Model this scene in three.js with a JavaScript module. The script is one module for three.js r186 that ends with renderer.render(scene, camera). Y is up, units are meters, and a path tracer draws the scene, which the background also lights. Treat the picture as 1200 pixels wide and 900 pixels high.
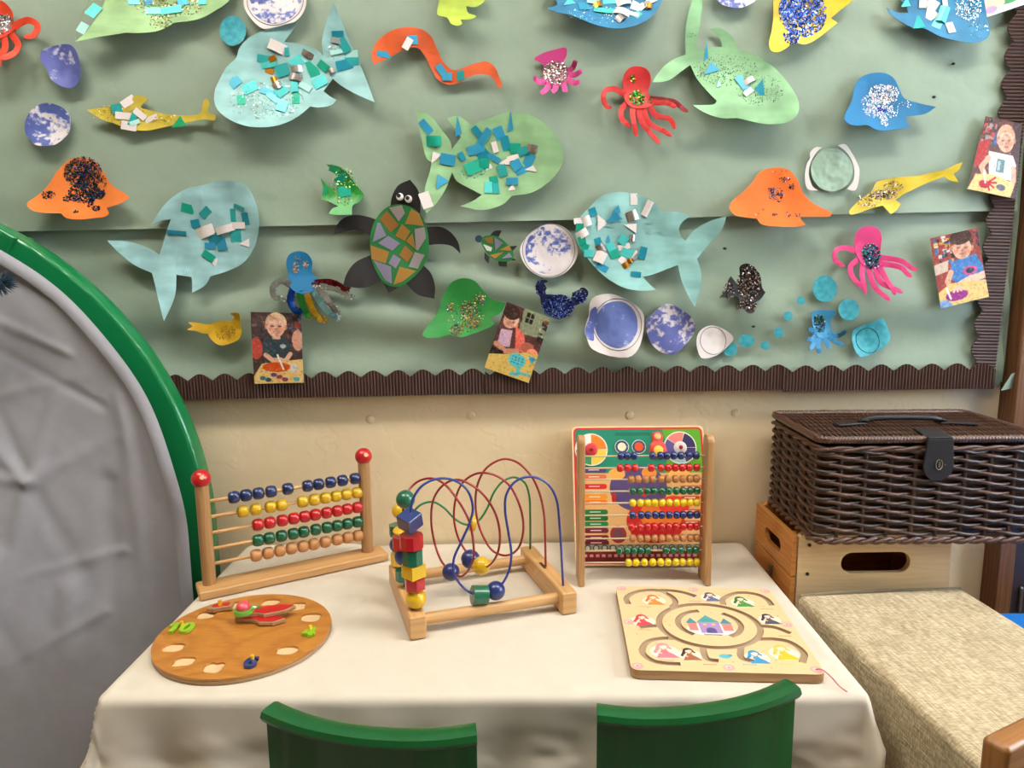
import * as THREE from 'three';
import { RoundedBoxGeometry } from 'three/addons/geometries/RoundedBoxGeometry.js';
import { TextGeometry } from 'three/addons/geometries/TextGeometry.js';
import { FontLoader } from 'three/addons/loaders/FontLoader.js';
import { TessellateModifier } from 'three/addons/modifiers/TessellateModifier.js';
import { mergeGeometries, toCreasedNormals } from 'three/addons/utils/BufferGeometryUtils.js';
import { RectAreaLightUniformsLib } from 'three/addons/lights/RectAreaLightUniformsLib.js';
import { Brush, Evaluator, SUBTRACTION } from 'three-bvh-csg';

// ---------------------------------------------------------------- camera, sky, lights, exposure
const scene = new THREE.Scene();
const camera = new THREE.PerspectiveCamera(2 * Math.atan(450 / 831) * 180 / Math.PI, 4 / 3, 0.05, 60);
camera.position.set(0, 1.136, 1.48);
camera.rotation.set(-8.9 * Math.PI / 180, 0.5 * Math.PI / 180, -0.010, 'YXZ');
const renderer = new THREE.WebGLRenderer({ antialias: true });
renderer.toneMapping = THREE.LinearToneMapping;
renderer.toneMappingExposure = 0.72;
renderer.shadowMap.enabled = true;
scene.background = new THREE.Color(0.80, 0.90, 1.0);
scene.backgroundIntensity = 22;
RectAreaLightUniformsLib.init();
const ROOM = { x0: -3.2, x1: 2.3, z1: 6.0, h: 2.6, t: 0.12 };
const PANELS = [[-0.85, 0.80], [0.85, 0.80]];
const PANEL_POWER = 34, PD = 0.3, PANEL_COLOR = new THREE.Color(1.0, 0.93, 0.83);

// ---------------------------------------------------------------- helpers
function rng(seed) { let a = seed >>> 0; return () => { a = (a + 0x6D2B79F5) | 0; let t = Math.imul(a ^ (a >>> 15), 1 | a); t = (t + Math.imul(t ^ (t >>> 7), 61 | t)) ^ t; return ((t ^ (t >>> 14)) >>> 0) / 4294967296; }; }
const rand = rng(7);
const rr = (a, b, r = rand) => a + (b - a) * r();
const lerp = (a, b, t) => a + (b - a) * t;
const sstep = (a, b, x) => { const t = Math.min(1, Math.max(0, (x - a) / (b - a))); return t * t * (3 - 2 * t); };
const hash2 = (x, y, s = 0) => { let h = Math.imul(x, 374761393) + Math.imul(y, 668265263) + Math.imul(s, 2147483647 ^ 0x5bd1e995); h = Math.imul(h ^ (h >>> 13), 1274126177); return ((h ^ (h >>> 16)) >>> 0) / 4294967296; };
function vnoise(x, y, px = 1e6, py = px, s = 0) {
  const xi = Math.floor(x), yi = Math.floor(y), fx = x - xi, fy = y - yi, m = (v, p) => ((v % p) + p) % p;
  const u = fx * fx * (3 - 2 * fx), v = fy * fy * (3 - 2 * fy);
  const a = hash2(m(xi, px), m(yi, py), s), b = hash2(m(xi + 1, px), m(yi, py), s), c = hash2(m(xi, px), m(yi + 1, py), s), d = hash2(m(xi + 1, px), m(yi + 1, py), s);
  return lerp(lerp(a, b, u), lerp(c, d, u), v);
}
function fbm(x, y, p, o = 4, s = 0, py = p) { let v = 0, a = 0.5, t = 0; for (let i = 0; i < o; i++) { v += a * vnoise(x, y, p, py, s + i); t += a; a *= 0.5; x *= 2; y *= 2; p *= 2; py *= 2; } return v / t; }
function tex(w, h, fn, srgb = true, repeat) {
  const d = new Uint8Array(w * h * 4);
  for (let y = 0; y < h; y++) for (let x = 0; x < w; x++) { const c = fn(x / w, y / h), i = (y * w + x) * 4; for (let k = 0; k < 3; k++) d[i + k] = Math.max(0, Math.min(255, Math.round((Array.isArray(c) ? c[k] : c) * 255))); d[i + 3] = 255; }
  const t = new THREE.DataTexture(d, w, h); t.magFilter = t.minFilter = THREE.LinearFilter; t.wrapS = t.wrapT = THREE.RepeatWrapping;
  if (srgb) t.colorSpace = THREE.SRGBColorSpace; if (repeat) t.repeat.set(...repeat); t.needsUpdate = true; return t;
}
const mixc = (a, b, t) => [0, 1, 2].map((k) => lerp(a[k], b[k], t));
const rgb = (r, g, b) => [r / 255, g / 255, b / 255];
const col = (c) => (Array.isArray(c) ? new THREE.Color().setRGB(c[0], c[1], c[2], THREE.SRGBColorSpace) : new THREE.Color(c));
const mat = (c, roughness = 0.7, extra = {}) => new THREE.MeshPhysicalMaterial({ color: col(c), roughness, side: THREE.DoubleSide, ...extra });
const taken = new Map();
function numbered(name) { const n = taken.get(name) ?? 0; taken.set(name, n + 1); return n ? `${name}_${String(n).padStart(3, '0')}` : name; }
function shade(o) { o.traverse((m) => { if (m.isMesh) { m.castShadow = m.receiveShadow = true; } }); return o; }
function thing(name, label, category, pos = [0, 0, 0], turn = 0, group) {
  const o = new THREE.Group(); o.name = numbered(name); scene.add(o); o.position.set(...pos); o.rotation.y = turn;
  o.userData = { label, category }; if (group) o.userData.group = group; return o;
}
function part(name, geo, m, parent, pos, rot) {
  const o = new THREE.Mesh(geo, m); o.name = name; o.castShadow = o.receiveShadow = true;
  if (pos) o.position.set(...pos); if (rot) o.rotation.set(...rot); parent.add(o); return o;
}
function struct(name, geo, m, pos, rot) { const o = part(name, geo, m, scene, pos, rot); o.userData.kind = 'structure'; return o; }
// uv in metres from the side a face looks to; the grain runs along `long`
function metreUV(geo, long = 'x') {
  const g = geo.index ? geo.toNonIndexed() : geo, p = g.attributes.position, n = [], uv = new Float32Array(p.count * 2), A = 'xyz';
  const L = A.indexOf(long), a = new THREE.Vector3(), b = new THREE.Vector3(), c = new THREE.Vector3();
  for (let i = 0; i < p.count; i += 3) {
    a.fromBufferAttribute(p, i); b.fromBufferAttribute(p, i + 1); c.fromBufferAttribute(p, i + 2);
    const k = b.clone().sub(a).cross(c.clone().sub(a)), q = [Math.abs(k.x), Math.abs(k.y), Math.abs(k.z)], d = q.indexOf(Math.max(...q));
    const rest = [0, 1, 2].filter((v) => v !== d), u = rest.includes(L) ? L : rest[0], w = rest.find((v) => v !== u);
    [a, b, c].forEach((v, j) => { uv[(i + j) * 2] = v.getComponent(u); uv[(i + j) * 2 + 1] = v.getComponent(w) + d * 0.37; });
  }
  g.setAttribute('uv', new THREE.BufferAttribute(uv, 2)); return g;
}
const rbox = (w, h, d, r = 0.003, long = 'x', seg = 2) => metreUV(new RoundedBoxGeometry(w, h, d, seg, Math.min(r, w / 2.01, h / 2.01, d / 2.01)), long);
const rodGeo = (r, len, axis = 'y', seg = 14) => { const g = new THREE.CylinderGeometry(r, r, len, seg); if (axis === 'x') g.rotateZ(Math.PI / 2); if (axis === 'z') g.rotateX(Math.PI / 2); return metreUV(g, axis); };
const clean = (g) => { const o = g.index ? g.toNonIndexed() : g.clone(); for (const k of Object.keys(o.attributes)) if (!['position', 'normal', 'uv'].includes(k)) o.deleteAttribute(k); return o; };
const join = (gs) => mergeGeometries(gs.map(clean));
const V3 = (a) => new THREE.Vector3(...a);
const tube = (pts, r, seg = pts.length * 6, rad = 8, closed = false) => new THREE.TubeGeometry(new THREE.CatmullRomCurve3(pts.map(V3), closed, 'centripetal'), seg, r, rad, closed);
function gridGeo(nu, nv, fn, uvScale) {
  const pos = [], uv = [], idx = [];
  for (let j = 0; j <= nv; j++) for (let i = 0; i <= nu; i++) { const q = fn(i / nu, j / nv); pos.push(q[0], q[1], q[2]); uv.push(...(q.length > 3 ? [q[3], q[4]] : [i / nu * (uvScale?.[0] ?? 1), j / nv * (uvScale?.[1] ?? 1)])); }
  for (let j = 0; j < nv; j++) for (let i = 0; i < nu; i++) { const a = j * (nu + 1) + i, b = a + 1, c = a + nu + 1, d = c + 1; idx.push(a, b, d, a, d, c); }
  const g = new THREE.BufferGeometry(); g.setAttribute('position', new THREE.Float32BufferAttribute(pos, 3)); g.setAttribute('uv', new THREE.Float32BufferAttribute(uv, 2)); g.setIndex(idx); g.computeVertexNormals(); return g;
}

// ---------------------------------------------------------------- surfaces
function woodTex(c1, c2, seed, rings = 9, w = 256) {   // grain along u; one tile is 0.4 m by 0.1 m
  return tex(w, w, (u, v) => { const n = fbm(u * 3, v * 6, 3, 3, seed, 6), f = fbm(u * 6, v * 90, 6, 3, seed + 9, 90); const g = 0.5 + 0.5 * Math.sin((v * rings + n * 2.2) * Math.PI * 2); return mixc(c1, c2, Math.min(1, 0.45 * g + 0.55 * f)); }, true, [2.5, 10]);
}
const wood = (c1, c2, seed, rough = 0.5, extra = {}) => new THREE.MeshPhysicalMaterial({ map: woodTex(c1, c2, seed), roughness: rough, side: THREE.DoubleSide, ...extra });
const M = {
  beech: wood(rgb(212, 166, 110), rgb(190, 142, 86), 11, 0.42, { clearcoat: 0.25, clearcoatRoughness: 0.35 }),
  beechDark: wood(rgb(188, 146, 98), rgb(162, 120, 74), 12, 0.45, { clearcoat: 0.2, clearcoatRoughness: 0.35 }),
  ply: wood(rgb(226, 190, 140), rgb(208, 170, 118), 13, 0.55),
  plyEdge: wood(rgb(190, 150, 105), rgb(150, 112, 74), 14, 0.7),
  pine: wood(rgb(206, 142, 70), rgb(172, 106, 44), 15, 0.5),
  paleply: wood(rgb(228, 198, 152), rgb(214, 182, 136), 16, 0.5),
  clockWood: new THREE.MeshPhysicalMaterial({ map: tex(512, 512, (u, v) => { const x = (u - 0.5) * 2, y = (v - 0.42) * 2, n = fbm(u * 5, v * 5, 5, 4, 171), r = Math.hypot(x * 0.8, y * 1.5) * 9 + n * 4, g = 0.5 + 0.5 * Math.sin(r * 2.4), f = fbm(u * 20, v * 120, 20, 3, 177, 120); return mixc(rgb(198, 134, 56), rgb(164, 100, 34), Math.min(1, 0.4 * g * g + 0.6 * f)); }, true, [3.4, 3.4]), roughness: 0.4, clearcoat: 0.25, clearcoatRoughness: 0.3, side: THREE.DoubleSide }),
  frameWood: wood(rgb(128, 84, 48), rgb(84, 50, 26), 18, 0.5),
  chairWood: wood(rgb(170, 118, 64), rgb(134, 88, 44), 19, 0.45, { clearcoat: 0.3 }),
  steel: mat('#8a8c8e', 0.35, { metalness: 0.9 }),
  black: mat('#17161a', 0.55),
  leather: mat('#1d1b1e', 0.5),
};
const paperTex = tex(256, 256, (u, v) => 0.90 + 0.10 * fbm(u * 6, v * 6, 6, 4, 3), true, [3, 3]);
const washTex = tex(256, 256, (u, v) => { const a = fbm(u * 4, v * 4, 4, 4, 31), b = fbm(u * 3, v * 12, 3, 3, 37, 12); return 0.76 + 0.24 * Math.min(1, Math.max(0, (a * 0.6 + b * 0.4 - 0.25) * 1.9)); }, true, [5, 5]);
const crumpleTex = tex(256, 256, (u, v) => { const a = fbm(u * 5, v * 5, 5, 4, 51); return Math.abs(a - 0.5) * 2; }, false, [4, 4]);
const card = (c, rough = 0.75, extra = {}) => mat(c, rough, { map: paperTex, ...extra });
const wash = (c, rough = 0.7, extra = {}) => mat(c, rough, { map: washTex, ...extra });

// ---------------------------------------------------------------- room shell
const wallColor = tex(512, 512, (u, v) => { const a = fbm(u * 5, v * 5, 5, 5, 61), b = fbm(u * 40, v * 40, 40, 2, 67); return mixc(rgb(238, 219, 183), rgb(222, 200, 160), Math.max(0, Math.min(1, (a - 0.3) * 1.3 + (b - 0.5) * 0.2))); }, true, [0.8, 0.8]);
const wallBump = tex(512, 512, (u, v) => { const a = fbm(u * 9, v * 9, 9, 5, 71), c = fbm(u * 30, v * 30, 30, 3, 73), k = Math.abs(fbm(u * 7, v * 9, 7, 4, 79, 9) - 0.5); return 0.4 * a + 0.35 * c + 0.12 * sstep(0.0, 0.01, k) * (a > 0.55 ? 1 : 0); }, false, [1, 1]);
const wallMat = new THREE.MeshPhysicalMaterial({ map: wallColor, bumpMap: wallBump, bumpScale: 0.0022, roughness: 0.55, side: THREE.DoubleSide });
const plainWall = new THREE.MeshPhysicalMaterial({ map: wallColor, roughness: 0.8, side: THREE.DoubleSide });
const { x0, x1, z1, h: RH, t: T } = ROOM, RW = x1 - x0, RM = (x0 + x1) / 2;
const wallBack = struct('wall_back', metreUV(new THREE.BoxGeometry(RW + 2 * T, RH, T)), wallMat, [RM, RH / 2, -T / 2]);
struct('wall_left', metreUV(new THREE.BoxGeometry(T, RH, z1), 'z'), plainWall, [x0 - T / 2, RH / 2, z1 / 2]);
struct('wall_front', metreUV(new THREE.BoxGeometry(RW + 2 * T, RH, T)), plainWall, [RM, RH / 2, z1 + T / 2]);
const WIN = { z0: 0.35, z1: 1.65, y0: 0.95, y1: 2.25 };
struct('wall_right', join([
  [0, WIN.z0, 0, RH], [WIN.z1, z1, 0, RH], [WIN.z0, WIN.z1, 0, WIN.y0], [WIN.z0, WIN.z1, WIN.y1, RH],
].map(([a, b, c, d]) => metreUV(new THREE.BoxGeometry(T, d - c, b - a).translate(0, (c + d) / 2, (a + b) / 2), 'z'))), plainWall, [x1 + T / 2, 0, 0]);
const floorTex = tex(256, 256, (u, v) => mixc(rgb(128, 116, 104), rgb(106, 95, 84), fbm(u * 20, v * 20, 20, 3, 83)), true, [1.5, 1.5]);
struct('floor', metreUV(new THREE.BoxGeometry(RW + 2 * T, T, z1 + 2 * T)), new THREE.MeshPhysicalMaterial({ map: floorTex, roughness: 0.55 }), [RM, -T / 2, z1 / 2]);
struct('ceiling', metreUV(new THREE.BoxGeometry(RW + 2 * T, T, z1 + 2 * T)), mat('#e9e7e1', 0.9), [RM, RH + T / 2, z1 / 2]);
{
  const g = new THREE.Group(); g.name = 'window_1'; g.userData.kind = 'structure'; scene.add(g); g.position.set(x1 + T / 2, 0, 0);
  const fm = mat('#eeeeec', 0.4), zc = (WIN.z0 + WIN.z1) / 2, yc = (WIN.y0 + WIN.y1) / 2, wz = WIN.z1 - WIN.z0, wy = WIN.y1 - WIN.y0;
  for (const z of [WIN.z0 + 0.025, zc, WIN.z1 - 0.025]) part('window_frame', new THREE.BoxGeometry(0.06, wy, 0.05), fm, g, [0, yc, z]);
  for (const y of [WIN.y0 + 0.025, WIN.y1 - 0.025]) part('window_frame', new THREE.BoxGeometry(0.06, 0.05, wz - 0.1), fm, g, [0, y, zc]);
  part('window_sill', new THREE.BoxGeometry(0.14, 0.025, wz + 0.08), fm, g, [-0.09, WIN.y0 - 0.0125, zc]);
  for (const z of [(WIN.z0 + zc) / 2, (WIN.z1 + zc) / 2]) part('pane', new THREE.BoxGeometry(0.004, wy - 0.1, wz / 2 - 0.07), new THREE.MeshPhysicalMaterial({ color: 0xffffff, roughness: 0, transmission: 1, thickness: 0, ior: 1.5 }), g, [0, yc, z]);
}
// painted-over round caps on the display wall
for (const [x, y] of [[-0.316, 0.830], [-0.101, 0.836], [0.236, 0.835], [0.46, 0.838]]) part('bolt_cap', new THREE.SphereGeometry(0.0095, 20, 10).scale(1, 1, 0.28), wallMat, wallBack, [x - RM, y - RH / 2, T / 2]);
// wooden door frame and dark door at the right end of the wall
struct('trim_1', rbox(0.036, 2.06, 0.05, 0.004, 'y'), M.frameWood, [1.031, 1.03, 0.024]);
struct('trim_2', rbox(0.86, 0.045, 0.05, 0.004, 'x'), M.frameWood, [1.45, 2.083, 0.024]);
{
  const dt = tex(256, 256, (u, v) => { const n = fbm(u * 6, v * 6, 6, 4, 91), s = fbm(u * 60, v * 8, 60, 2, 93, 8); return mixc(rgb(58, 46, 54), rgb(34, 27, 33), n * 0.8 + s * 0.2); }, true, [1, 1]);
  const d = struct('door_1', rbox(0.8, 2.05, 0.03, 0.003, 'y'), new THREE.MeshPhysicalMaterial({ map: dt, roughness: 0.45 }), [1.453, 1.03, 0.016]);
  part('latch', new THREE.CapsuleGeometry(0.004, 0.05, 4, 8), M.steel, d, [-0.375, -0.60, 0.018]);
  part('latch', new THREE.CapsuleGeometry(0.003, 0.02, 4, 8), M.steel, d, [-0.345, -0.565, 0.017]);
}
// ceiling light panels
const glowMat = new THREE.MeshStandardMaterial({ color: 0xffffff, emissive: PANEL_COLOR, emissiveIntensity: 2.5 });
PANELS.forEach(([x, z], i) => {
  const p = thing('ceiling_light', i ? 'square-edged white ceiling light panel nearer the window' : 'square-edged white ceiling light panel above the grey drape', 'light', [x, RH, z], 0, 'ceiling light panels');
  const fr = mat('#f2f2f0', 0.5);
  for (const s of [-1, 1]) { part('frame', new THREE.BoxGeometry(1.2, 0.04, 0.03), fr, p, [0, -0.02, s * (PD / 2 + 0.015)]); part('frame', new THREE.BoxGeometry(0.03, 0.04, PD), fr, p, [s * 0.585, -0.02, 0]); }
  part('diffuser', new THREE.BoxGeometry(1.14, 0.008, PD), glowMat, p, [0, -0.012, 0]);
  const l = new THREE.RectAreaLight(PANEL_COLOR, PANEL_POWER, 1.14, PD); l.position.set(0, -0.022, 0); l.rotation.x = -Math.PI / 2; p.add(l);
});

// ---------------------------------------------------------------- the paper-backed display
// measures taken off the display wall: board units to metres on its surface
const HM = [0.0016358767, -1.4150464e-05, -0.98687935, -6.9611683e-06, -0.0018146101, 1.6626657, 8.0999764e-06, -0.00017463894];
const onWall = (x, y) => { const w = HM[6] * x + HM[7] * y + 1; return [(HM[0] * x + HM[1] * y + HM[2]) / w, (HM[3] * x + HM[4] * y + HM[5]) / w]; };
const fr = (ox, oy, s) => (p) => [ox + p[0] / s, oy + p[1] / s, p[2]];     // one survey sheet: origin and scale
const seamY = (x) => 1.239 + 0.0102 * x;
const baseY = (x) => 0.905 + 0.0088 * x;
{
  const pt = tex(512, 512, (u, v) => { const a = fbm(u * 4, v * 4, 4, 4, 101), b = fbm(u * 80, v * 80, 80, 2, 103); return mixc(rgb(150, 168, 150), rgb(138, 157, 138), Math.min(1, a * 0.8 + b * 0.25)); }, true, [1.2, 1.2]);
  const pm = new THREE.MeshPhysicalMaterial({ map: pt, roughness: 0.52, side: THREE.DoubleSide, bumpMap: crumpleTex, bumpScale: 0.0006 });
  const fold = (x, y, k) => {
    const a = fbm(x * 2.2 + y * 1.6 + 20, y * 5 - x * 1.4 + 30, 1e5, 3, 201), b = fbm(x * 6 + 5, y * 9 + x * 3 + 7, 1e5, 3, 207);
    return k * (0.0075 * (a - 0.5) + 0.0028 * (b - 0.5));
  };
  const sheet = (label, x0, x1, yb, yt, k, lift, wob) => {
    const g = gridGeo(220, 70, (u, v) => { const x = lerp(x0, x1, u), y = lerp(yb(x), yt(x), v), e = (1 - v); const near = wob ? sstep(1.08, 1.20, y) : 0; return [x, y, (wob ? lerp(0.0165, 0.008, near) : 0.0165) + fold(x, y, k) * (1 - 0.75 * near) + lift * Math.pow(e, 14) + (wob ? (0.0052 * Math.sin(y * 52 + x * 4 + 1.6 * Math.sin(x * 4.2 + y * 6)) + 0.002 * Math.sin(x * 17 + y * 30)) * sstep(1.22, 1.08, y) : 0), x, y]; });
    const o = part(numbered('backing_paper'), g, pm, scene); o.userData = { label, category: 'paper', group: 'green backing paper sheets' }; return o;
  };
  sheet('smooth upper sheet of sage green backing paper overlapping the seam', -1.5, 1.0, seamY, () => 1.95, 1.7, 0.005, false);
  sheet('creased lower sheet of sage green backing paper above the brown border', -1.5, 1.0, (x) => baseY(x) - 0.02, (x) => seamY(x) + 0.03, 1.9, 0.0, true);
  // loose offcut at the corner
  const off = new THREE.Shape([[0, 0], [0.034, 0.002], [0.052, 0.040], [0.020, 0.034]].map((p) => new THREE.Vector2(...p)));
  const o = part('paper_offcut', new THREE.ExtrudeGeometry(off, { depth: 0.0006, bevelEnabled: false }), pm, scene, [0.985, 0.889, 0.045], [0.15, 0.3, 0]);
  o.userData = { label: 'small loose pale green paper corner over the wooden door frame', category: 'paper' };
  const sl = part('paper_strip', gridGeo(6, 60, (u, v) => { const y = lerp(0.9, 1.5, v); return [1.003 + 0.0085 * u + 0.004 * Math.sin(v * 5), y, 0.004 + 0.004 * u, u * 0.02, y]; }), pm, scene);
  sl.userData = { label: 'narrow pale green paper strip between dark border and wooden frame', category: 'paper' };
}
// corrugated scalloped border
const corrMat = mat('#4a2f27', 0.5, { map: paperTex });
function border(label, A, B, height, side, z0, phase = 0) {
  const L = Math.hypot(B[0] - A[0], B[1] - A[1]), e = [(B[0] - A[0]) / L, (B[1] - A[1]) / L], p = [-e[1] * side, e[0] * side];
  const n = Math.round(L / 0.0011), pos = [], idx = [], uv = [];
  for (let i = 0; i <= n; i++) {
    const s = i / n * L, z = z0 + 0.0014 * Math.sin(s / 0.0066 * Math.PI * 2), k = 0.5 + 0.5 * Math.cos((s / 0.0515 + phase) * Math.PI * 2), h = height - 0.0135 + 0.0135 * Math.pow(k, 0.62);
    for (const [d, zz] of [[0, z0 - 0.0026], [0, z], [h * 0.5, z], [h, z], [h, z0 - 0.0026]]) { pos.push(A[0] + e[0] * s + p[0] * d, A[1] + e[1] * s + p[1] * d, zz); uv.push(s, d); }
    if (i) for (let k2 = 0; k2 < 4; k2++) { const a = (i - 1) * 5 + k2, b = a + 5; idx.push(a, b, b + 1, a, b + 1, a + 1); }
  }
  let g = new THREE.BufferGeometry(); g.setAttribute('position', new THREE.Float32BufferAttribute(pos, 3)); g.setAttribute('uv', new THREE.Float32BufferAttribute(uv, 2)); g.setIndex(idx); g = toCreasedNormals(g, 0.9);
  const o = part(numbered('scalloped_border'), g, corrMat, scene); o.userData = { label, category: 'border', group: 'dark brown scalloped border strips' };
}
border('dark brown corrugated border strip under the yellow crab, scalloped on top', onWall(150, 470), onWall(572, 461.5), 0.0535, 1, 0.0300);
border('dark brown corrugated border strip below the white plates, scalloped on top', onWall(569, 461.5), onWall(920, 457), 0.0535, 1, 0.0315, 0.3);
border('dark brown corrugated border strip above the wicker hamper, scalloped on top', onWall(916, 458.5), onWall(1164, 455), 0.0535, 1, 0.0335, 0.1);
border('dark brown corrugated border strip running up beside the door frame', onWall(1164, 456), [1.002, 1.9], 0.053, 1, 0.0290, 0.4);

// ---- paper cut-outs
function outline(pts) {           // [x, y] or [x, y, 1] for a sharp corner, in metres
  const n = pts.length, sharp = pts.map((p, i) => (p[2] ? i : -1)).filter((i) => i >= 0), out = [];
  const run = (list, closed) => { const c = new THREE.CatmullRomCurve3(list.map((p) => new THREE.Vector3(p[0], p[1], 0)), closed, 'centripetal'); const k = Math.max(2, list.length * 4); const q = c.getPoints(k); q.pop(); out.push(...q.map((v) => new THREE.Vector2(v.x, v.y))); };
  if (!sharp.length) run(pts, true);
  else sharp.forEach((s, j) => { const e = sharp[(j + 1) % sharp.length], list = []; let i = s; do { list.push(pts[i]); i = (i + 1) % n; } while (i !== e); list.push(pts[e]); run(list, false); });
  return out;
}
const tess = new TessellateModifier(0.018, 7);
const clampR = (d, R) => d / R;
// a cut-out: group on the wall, with to(px) giving local coordinates and z(x, y) the curl of its card
function cutout(name, label, category, sheet, pts, material, o = {}) {
  const P = pts.map(sheet).map((p) => [...onWall(p[0], p[1]), p[2]]);
  const xs = P.map((p) => p[0]), ys = P.map((p) => p[1]), cx = (Math.min(...xs) + Math.max(...xs)) / 2, cy = (Math.min(...ys) + Math.max(...ys)) / 2;
  const R = Math.max(Math.max(...xs) - cx, Math.max(...ys) - cy, 0.01);
  const g = thing(name, label, category, [cx, cy, o.base ?? 0.0270], 0, o.group);
  const th = o.bend ?? rr(0, Math.PI), c = Math.cos(th), s = Math.sin(th), a = (o.curl ?? 0.012) * 1.3, ay = (o.drop ?? 0.008) * 1.7;
  g.z = (x, y) => a * Math.pow((x * c + y * s) / R, 2) + 0.25 * a * Math.pow((x * s - y * c) / R, 2) + ay * sstep(0.1, -1, y / R) + (o.wob ?? 0.0012) * Math.sin(x * 70 + y * 45 + cx * 9);
  g.to = (px, py, sh = sheet) => { const q = sh([px, py]), w = onWall(q[0], q[1]); return [w[0] - cx, w[1] - cy]; };
  g.R = R; g.sheet = sheet;
  g.unit = Math.hypot(...[0, 1].map((k) => onWall(...sheet([pts[0][0] + 10, pts[0][1]]))[k] - onWall(...sheet(pts[0]))[k])) / 10;
  flat(g, o.part ?? 'card', P.map((p) => [p[0] - cx, p[1] - cy, p[2]]), material, 0);
  return g;
}
function flat(g, name, local, material, dz = 0, thick = 0.0008, hasCurve = true) {
  const sh = new THREE.Shape(hasCurve ? outline(local) : local.map((p) => new THREE.Vector2(p[0], p[1])));
  let geo = new THREE.ExtrudeGeometry(sh, { depth: thick, bevelEnabled: false });
  geo = tess.modify(geo.index ? geo.toNonIndexed() : geo);
  const p = geo.attributes.position; for (let i = 0; i < p.count; i++) p.setZ(i, p.getZ(i) + g.z(p.getX(i), p.getY(i)) + dz);
  geo = toCreasedNormals(geo, 0.7);
  return part(name, geo, material, g);
}
const piece = (g, name, pts, material, dz = 0.001, sheet) => flat(g, name, pts.map((p) => [...g.to(p[0], p[1], sheet), p[2]]), material, dz, 0.0006);
const facet = (g, name, pts, material, dz = 0.001, sheet) => flat(g, name, pts.map((p) => g.to(p[0], p[1], sheet)), material, dz, 0.0006, false);
const quad = new THREE.BoxGeometry(1, 1, 0.0005), tri = new THREE.ExtrudeGeometry(new THREE.Shape([[-0.5, -0.5], [0.5, -0.35], [0.1, 0.5]].map((p) => new THREE.Vector2(...p))), { depth: 0.0005, bevelEnabled: false });
const bentQuad = gridGeo(6, 1, (u, v) => [u - 0.5, v - 0.5, 0.004 * Math.sin(u * 3.1) - 0.0005]);
const foil = {
  teal: mat('#2fa7a8', 0.32, { metalness: 0.25 }), deep: mat('#1c8ea6', 0.3, { metalness: 0.25 }), aqua: mat('#4cc3be', 0.35, { metalness: 0.2 }), sea: mat('#18a58a', 0.3, { metalness: 0.3 }),
  white: card('#e6dcd9', 0.6), silver: mat('#b9b3b0', 0.25, { metalness: 0.85 }), gold: mat('#c98a2b', 0.28, { metalness: 0.8 }), pale: mat('#9fd5cf', 0.5), grey: mat('#9aa3a3', 0.4, { metalness: 0.4 }), blue: mat('#2f93b8', 0.35, { metalness: 0.15 }), holo: mat('#27c884', 0.2, { metalness: 0.5, iridescence: 1, iridescenceIOR: 1.8, iridescenceThicknessRange: [100, 420] }),
};
// scraps: [x, y, w, h, turn in degrees, foil, shape] in the units of the cut-out's sheet
function scraps(g, list, sheet) {
  const un = sheet ? Math.hypot(...[0, 1].map((k) => g.to(list[0][0] + 10, list[0][1], sheet)[k] - g.to(list[0][0], list[0][1], sheet)[k])) / 10 : g.unit;
  list.forEach(([x, y, w, h, a = 0, f = 'teal', k = 'q'], i) => {
    const [lx, ly] = g.to(x, y, sheet), e = 0.004, dx = (g.z(lx + e, ly) - g.z(lx - e, ly)) / (2 * e), dy = (g.z(lx, ly + e) - g.z(lx, ly - e)) / (2 * e);
    const o = part(f === 'white' || f === 'pale' ? 'paper_scrap' : 'foil_scrap', k === 't' ? tri : k === 'b' ? bentQuad : quad, foil[f], g, [lx, ly, g.z(lx, ly) + 0.0014 + (i % 5) * 0.0005]);
    o.rotation.set(Math.atan(dy) + rr(-0.06, 0.06), -Math.atan(dx) + rr(-0.06, 0.06), a * Math.PI / 180); o.scale.set(w * un, h * un, 1);
  });
}
const flake = new THREE.CircleGeometry(1, 5);
const flakeMat = new THREE.MeshPhysicalMaterial({ color: 0xffffff, roughness: 0.28, metalness: 0.75, side: THREE.DoubleSide });
const dustMat = new THREE.MeshPhysicalMaterial({ color: 0xffffff, roughness: 0.5, metalness: 0.1, side: THREE.DoubleSide });
function glitter(g, spots, colours, size = 0.0012, sheet, material = flakeMat) {
  const r = rng(Math.round(g.position.x * 1e4) + spots.length * 77 + 5), all = [];
  for (const [x, y, rx, ry, n] of spots) for (let i = 0; i < n; i++) { const t = r() * 6.283, k = Math.pow(r(), 0.6); all.push([x + Math.cos(t) * rx * k, y + Math.sin(t) * ry * k]); }
  const m = new THREE.InstancedMesh(flake, material, all.length), q = new THREE.Object3D(); m.name = 'glitter'; m.userData.kind = 'stuff'; m.castShadow = m.receiveShadow = true;
  all.forEach(([x, y], i) => { const [lx, ly] = g.to(x, y, sheet); q.position.set(lx, ly, g.z(lx, ly) + 0.0013 + r() * 0.0012); q.rotation.set((r() - 0.5) * 0.9, (r() - 0.5) * 0.9, r() * 6); q.scale.setScalar(size * (0.6 + r() * 0.8)); q.updateMatrix(); m.setMatrixAt(i, q.matrix); m.setColorAt(i, col(colours[Math.floor(r() * colours.length)])); });
  g.add(m); return m;
}
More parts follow.
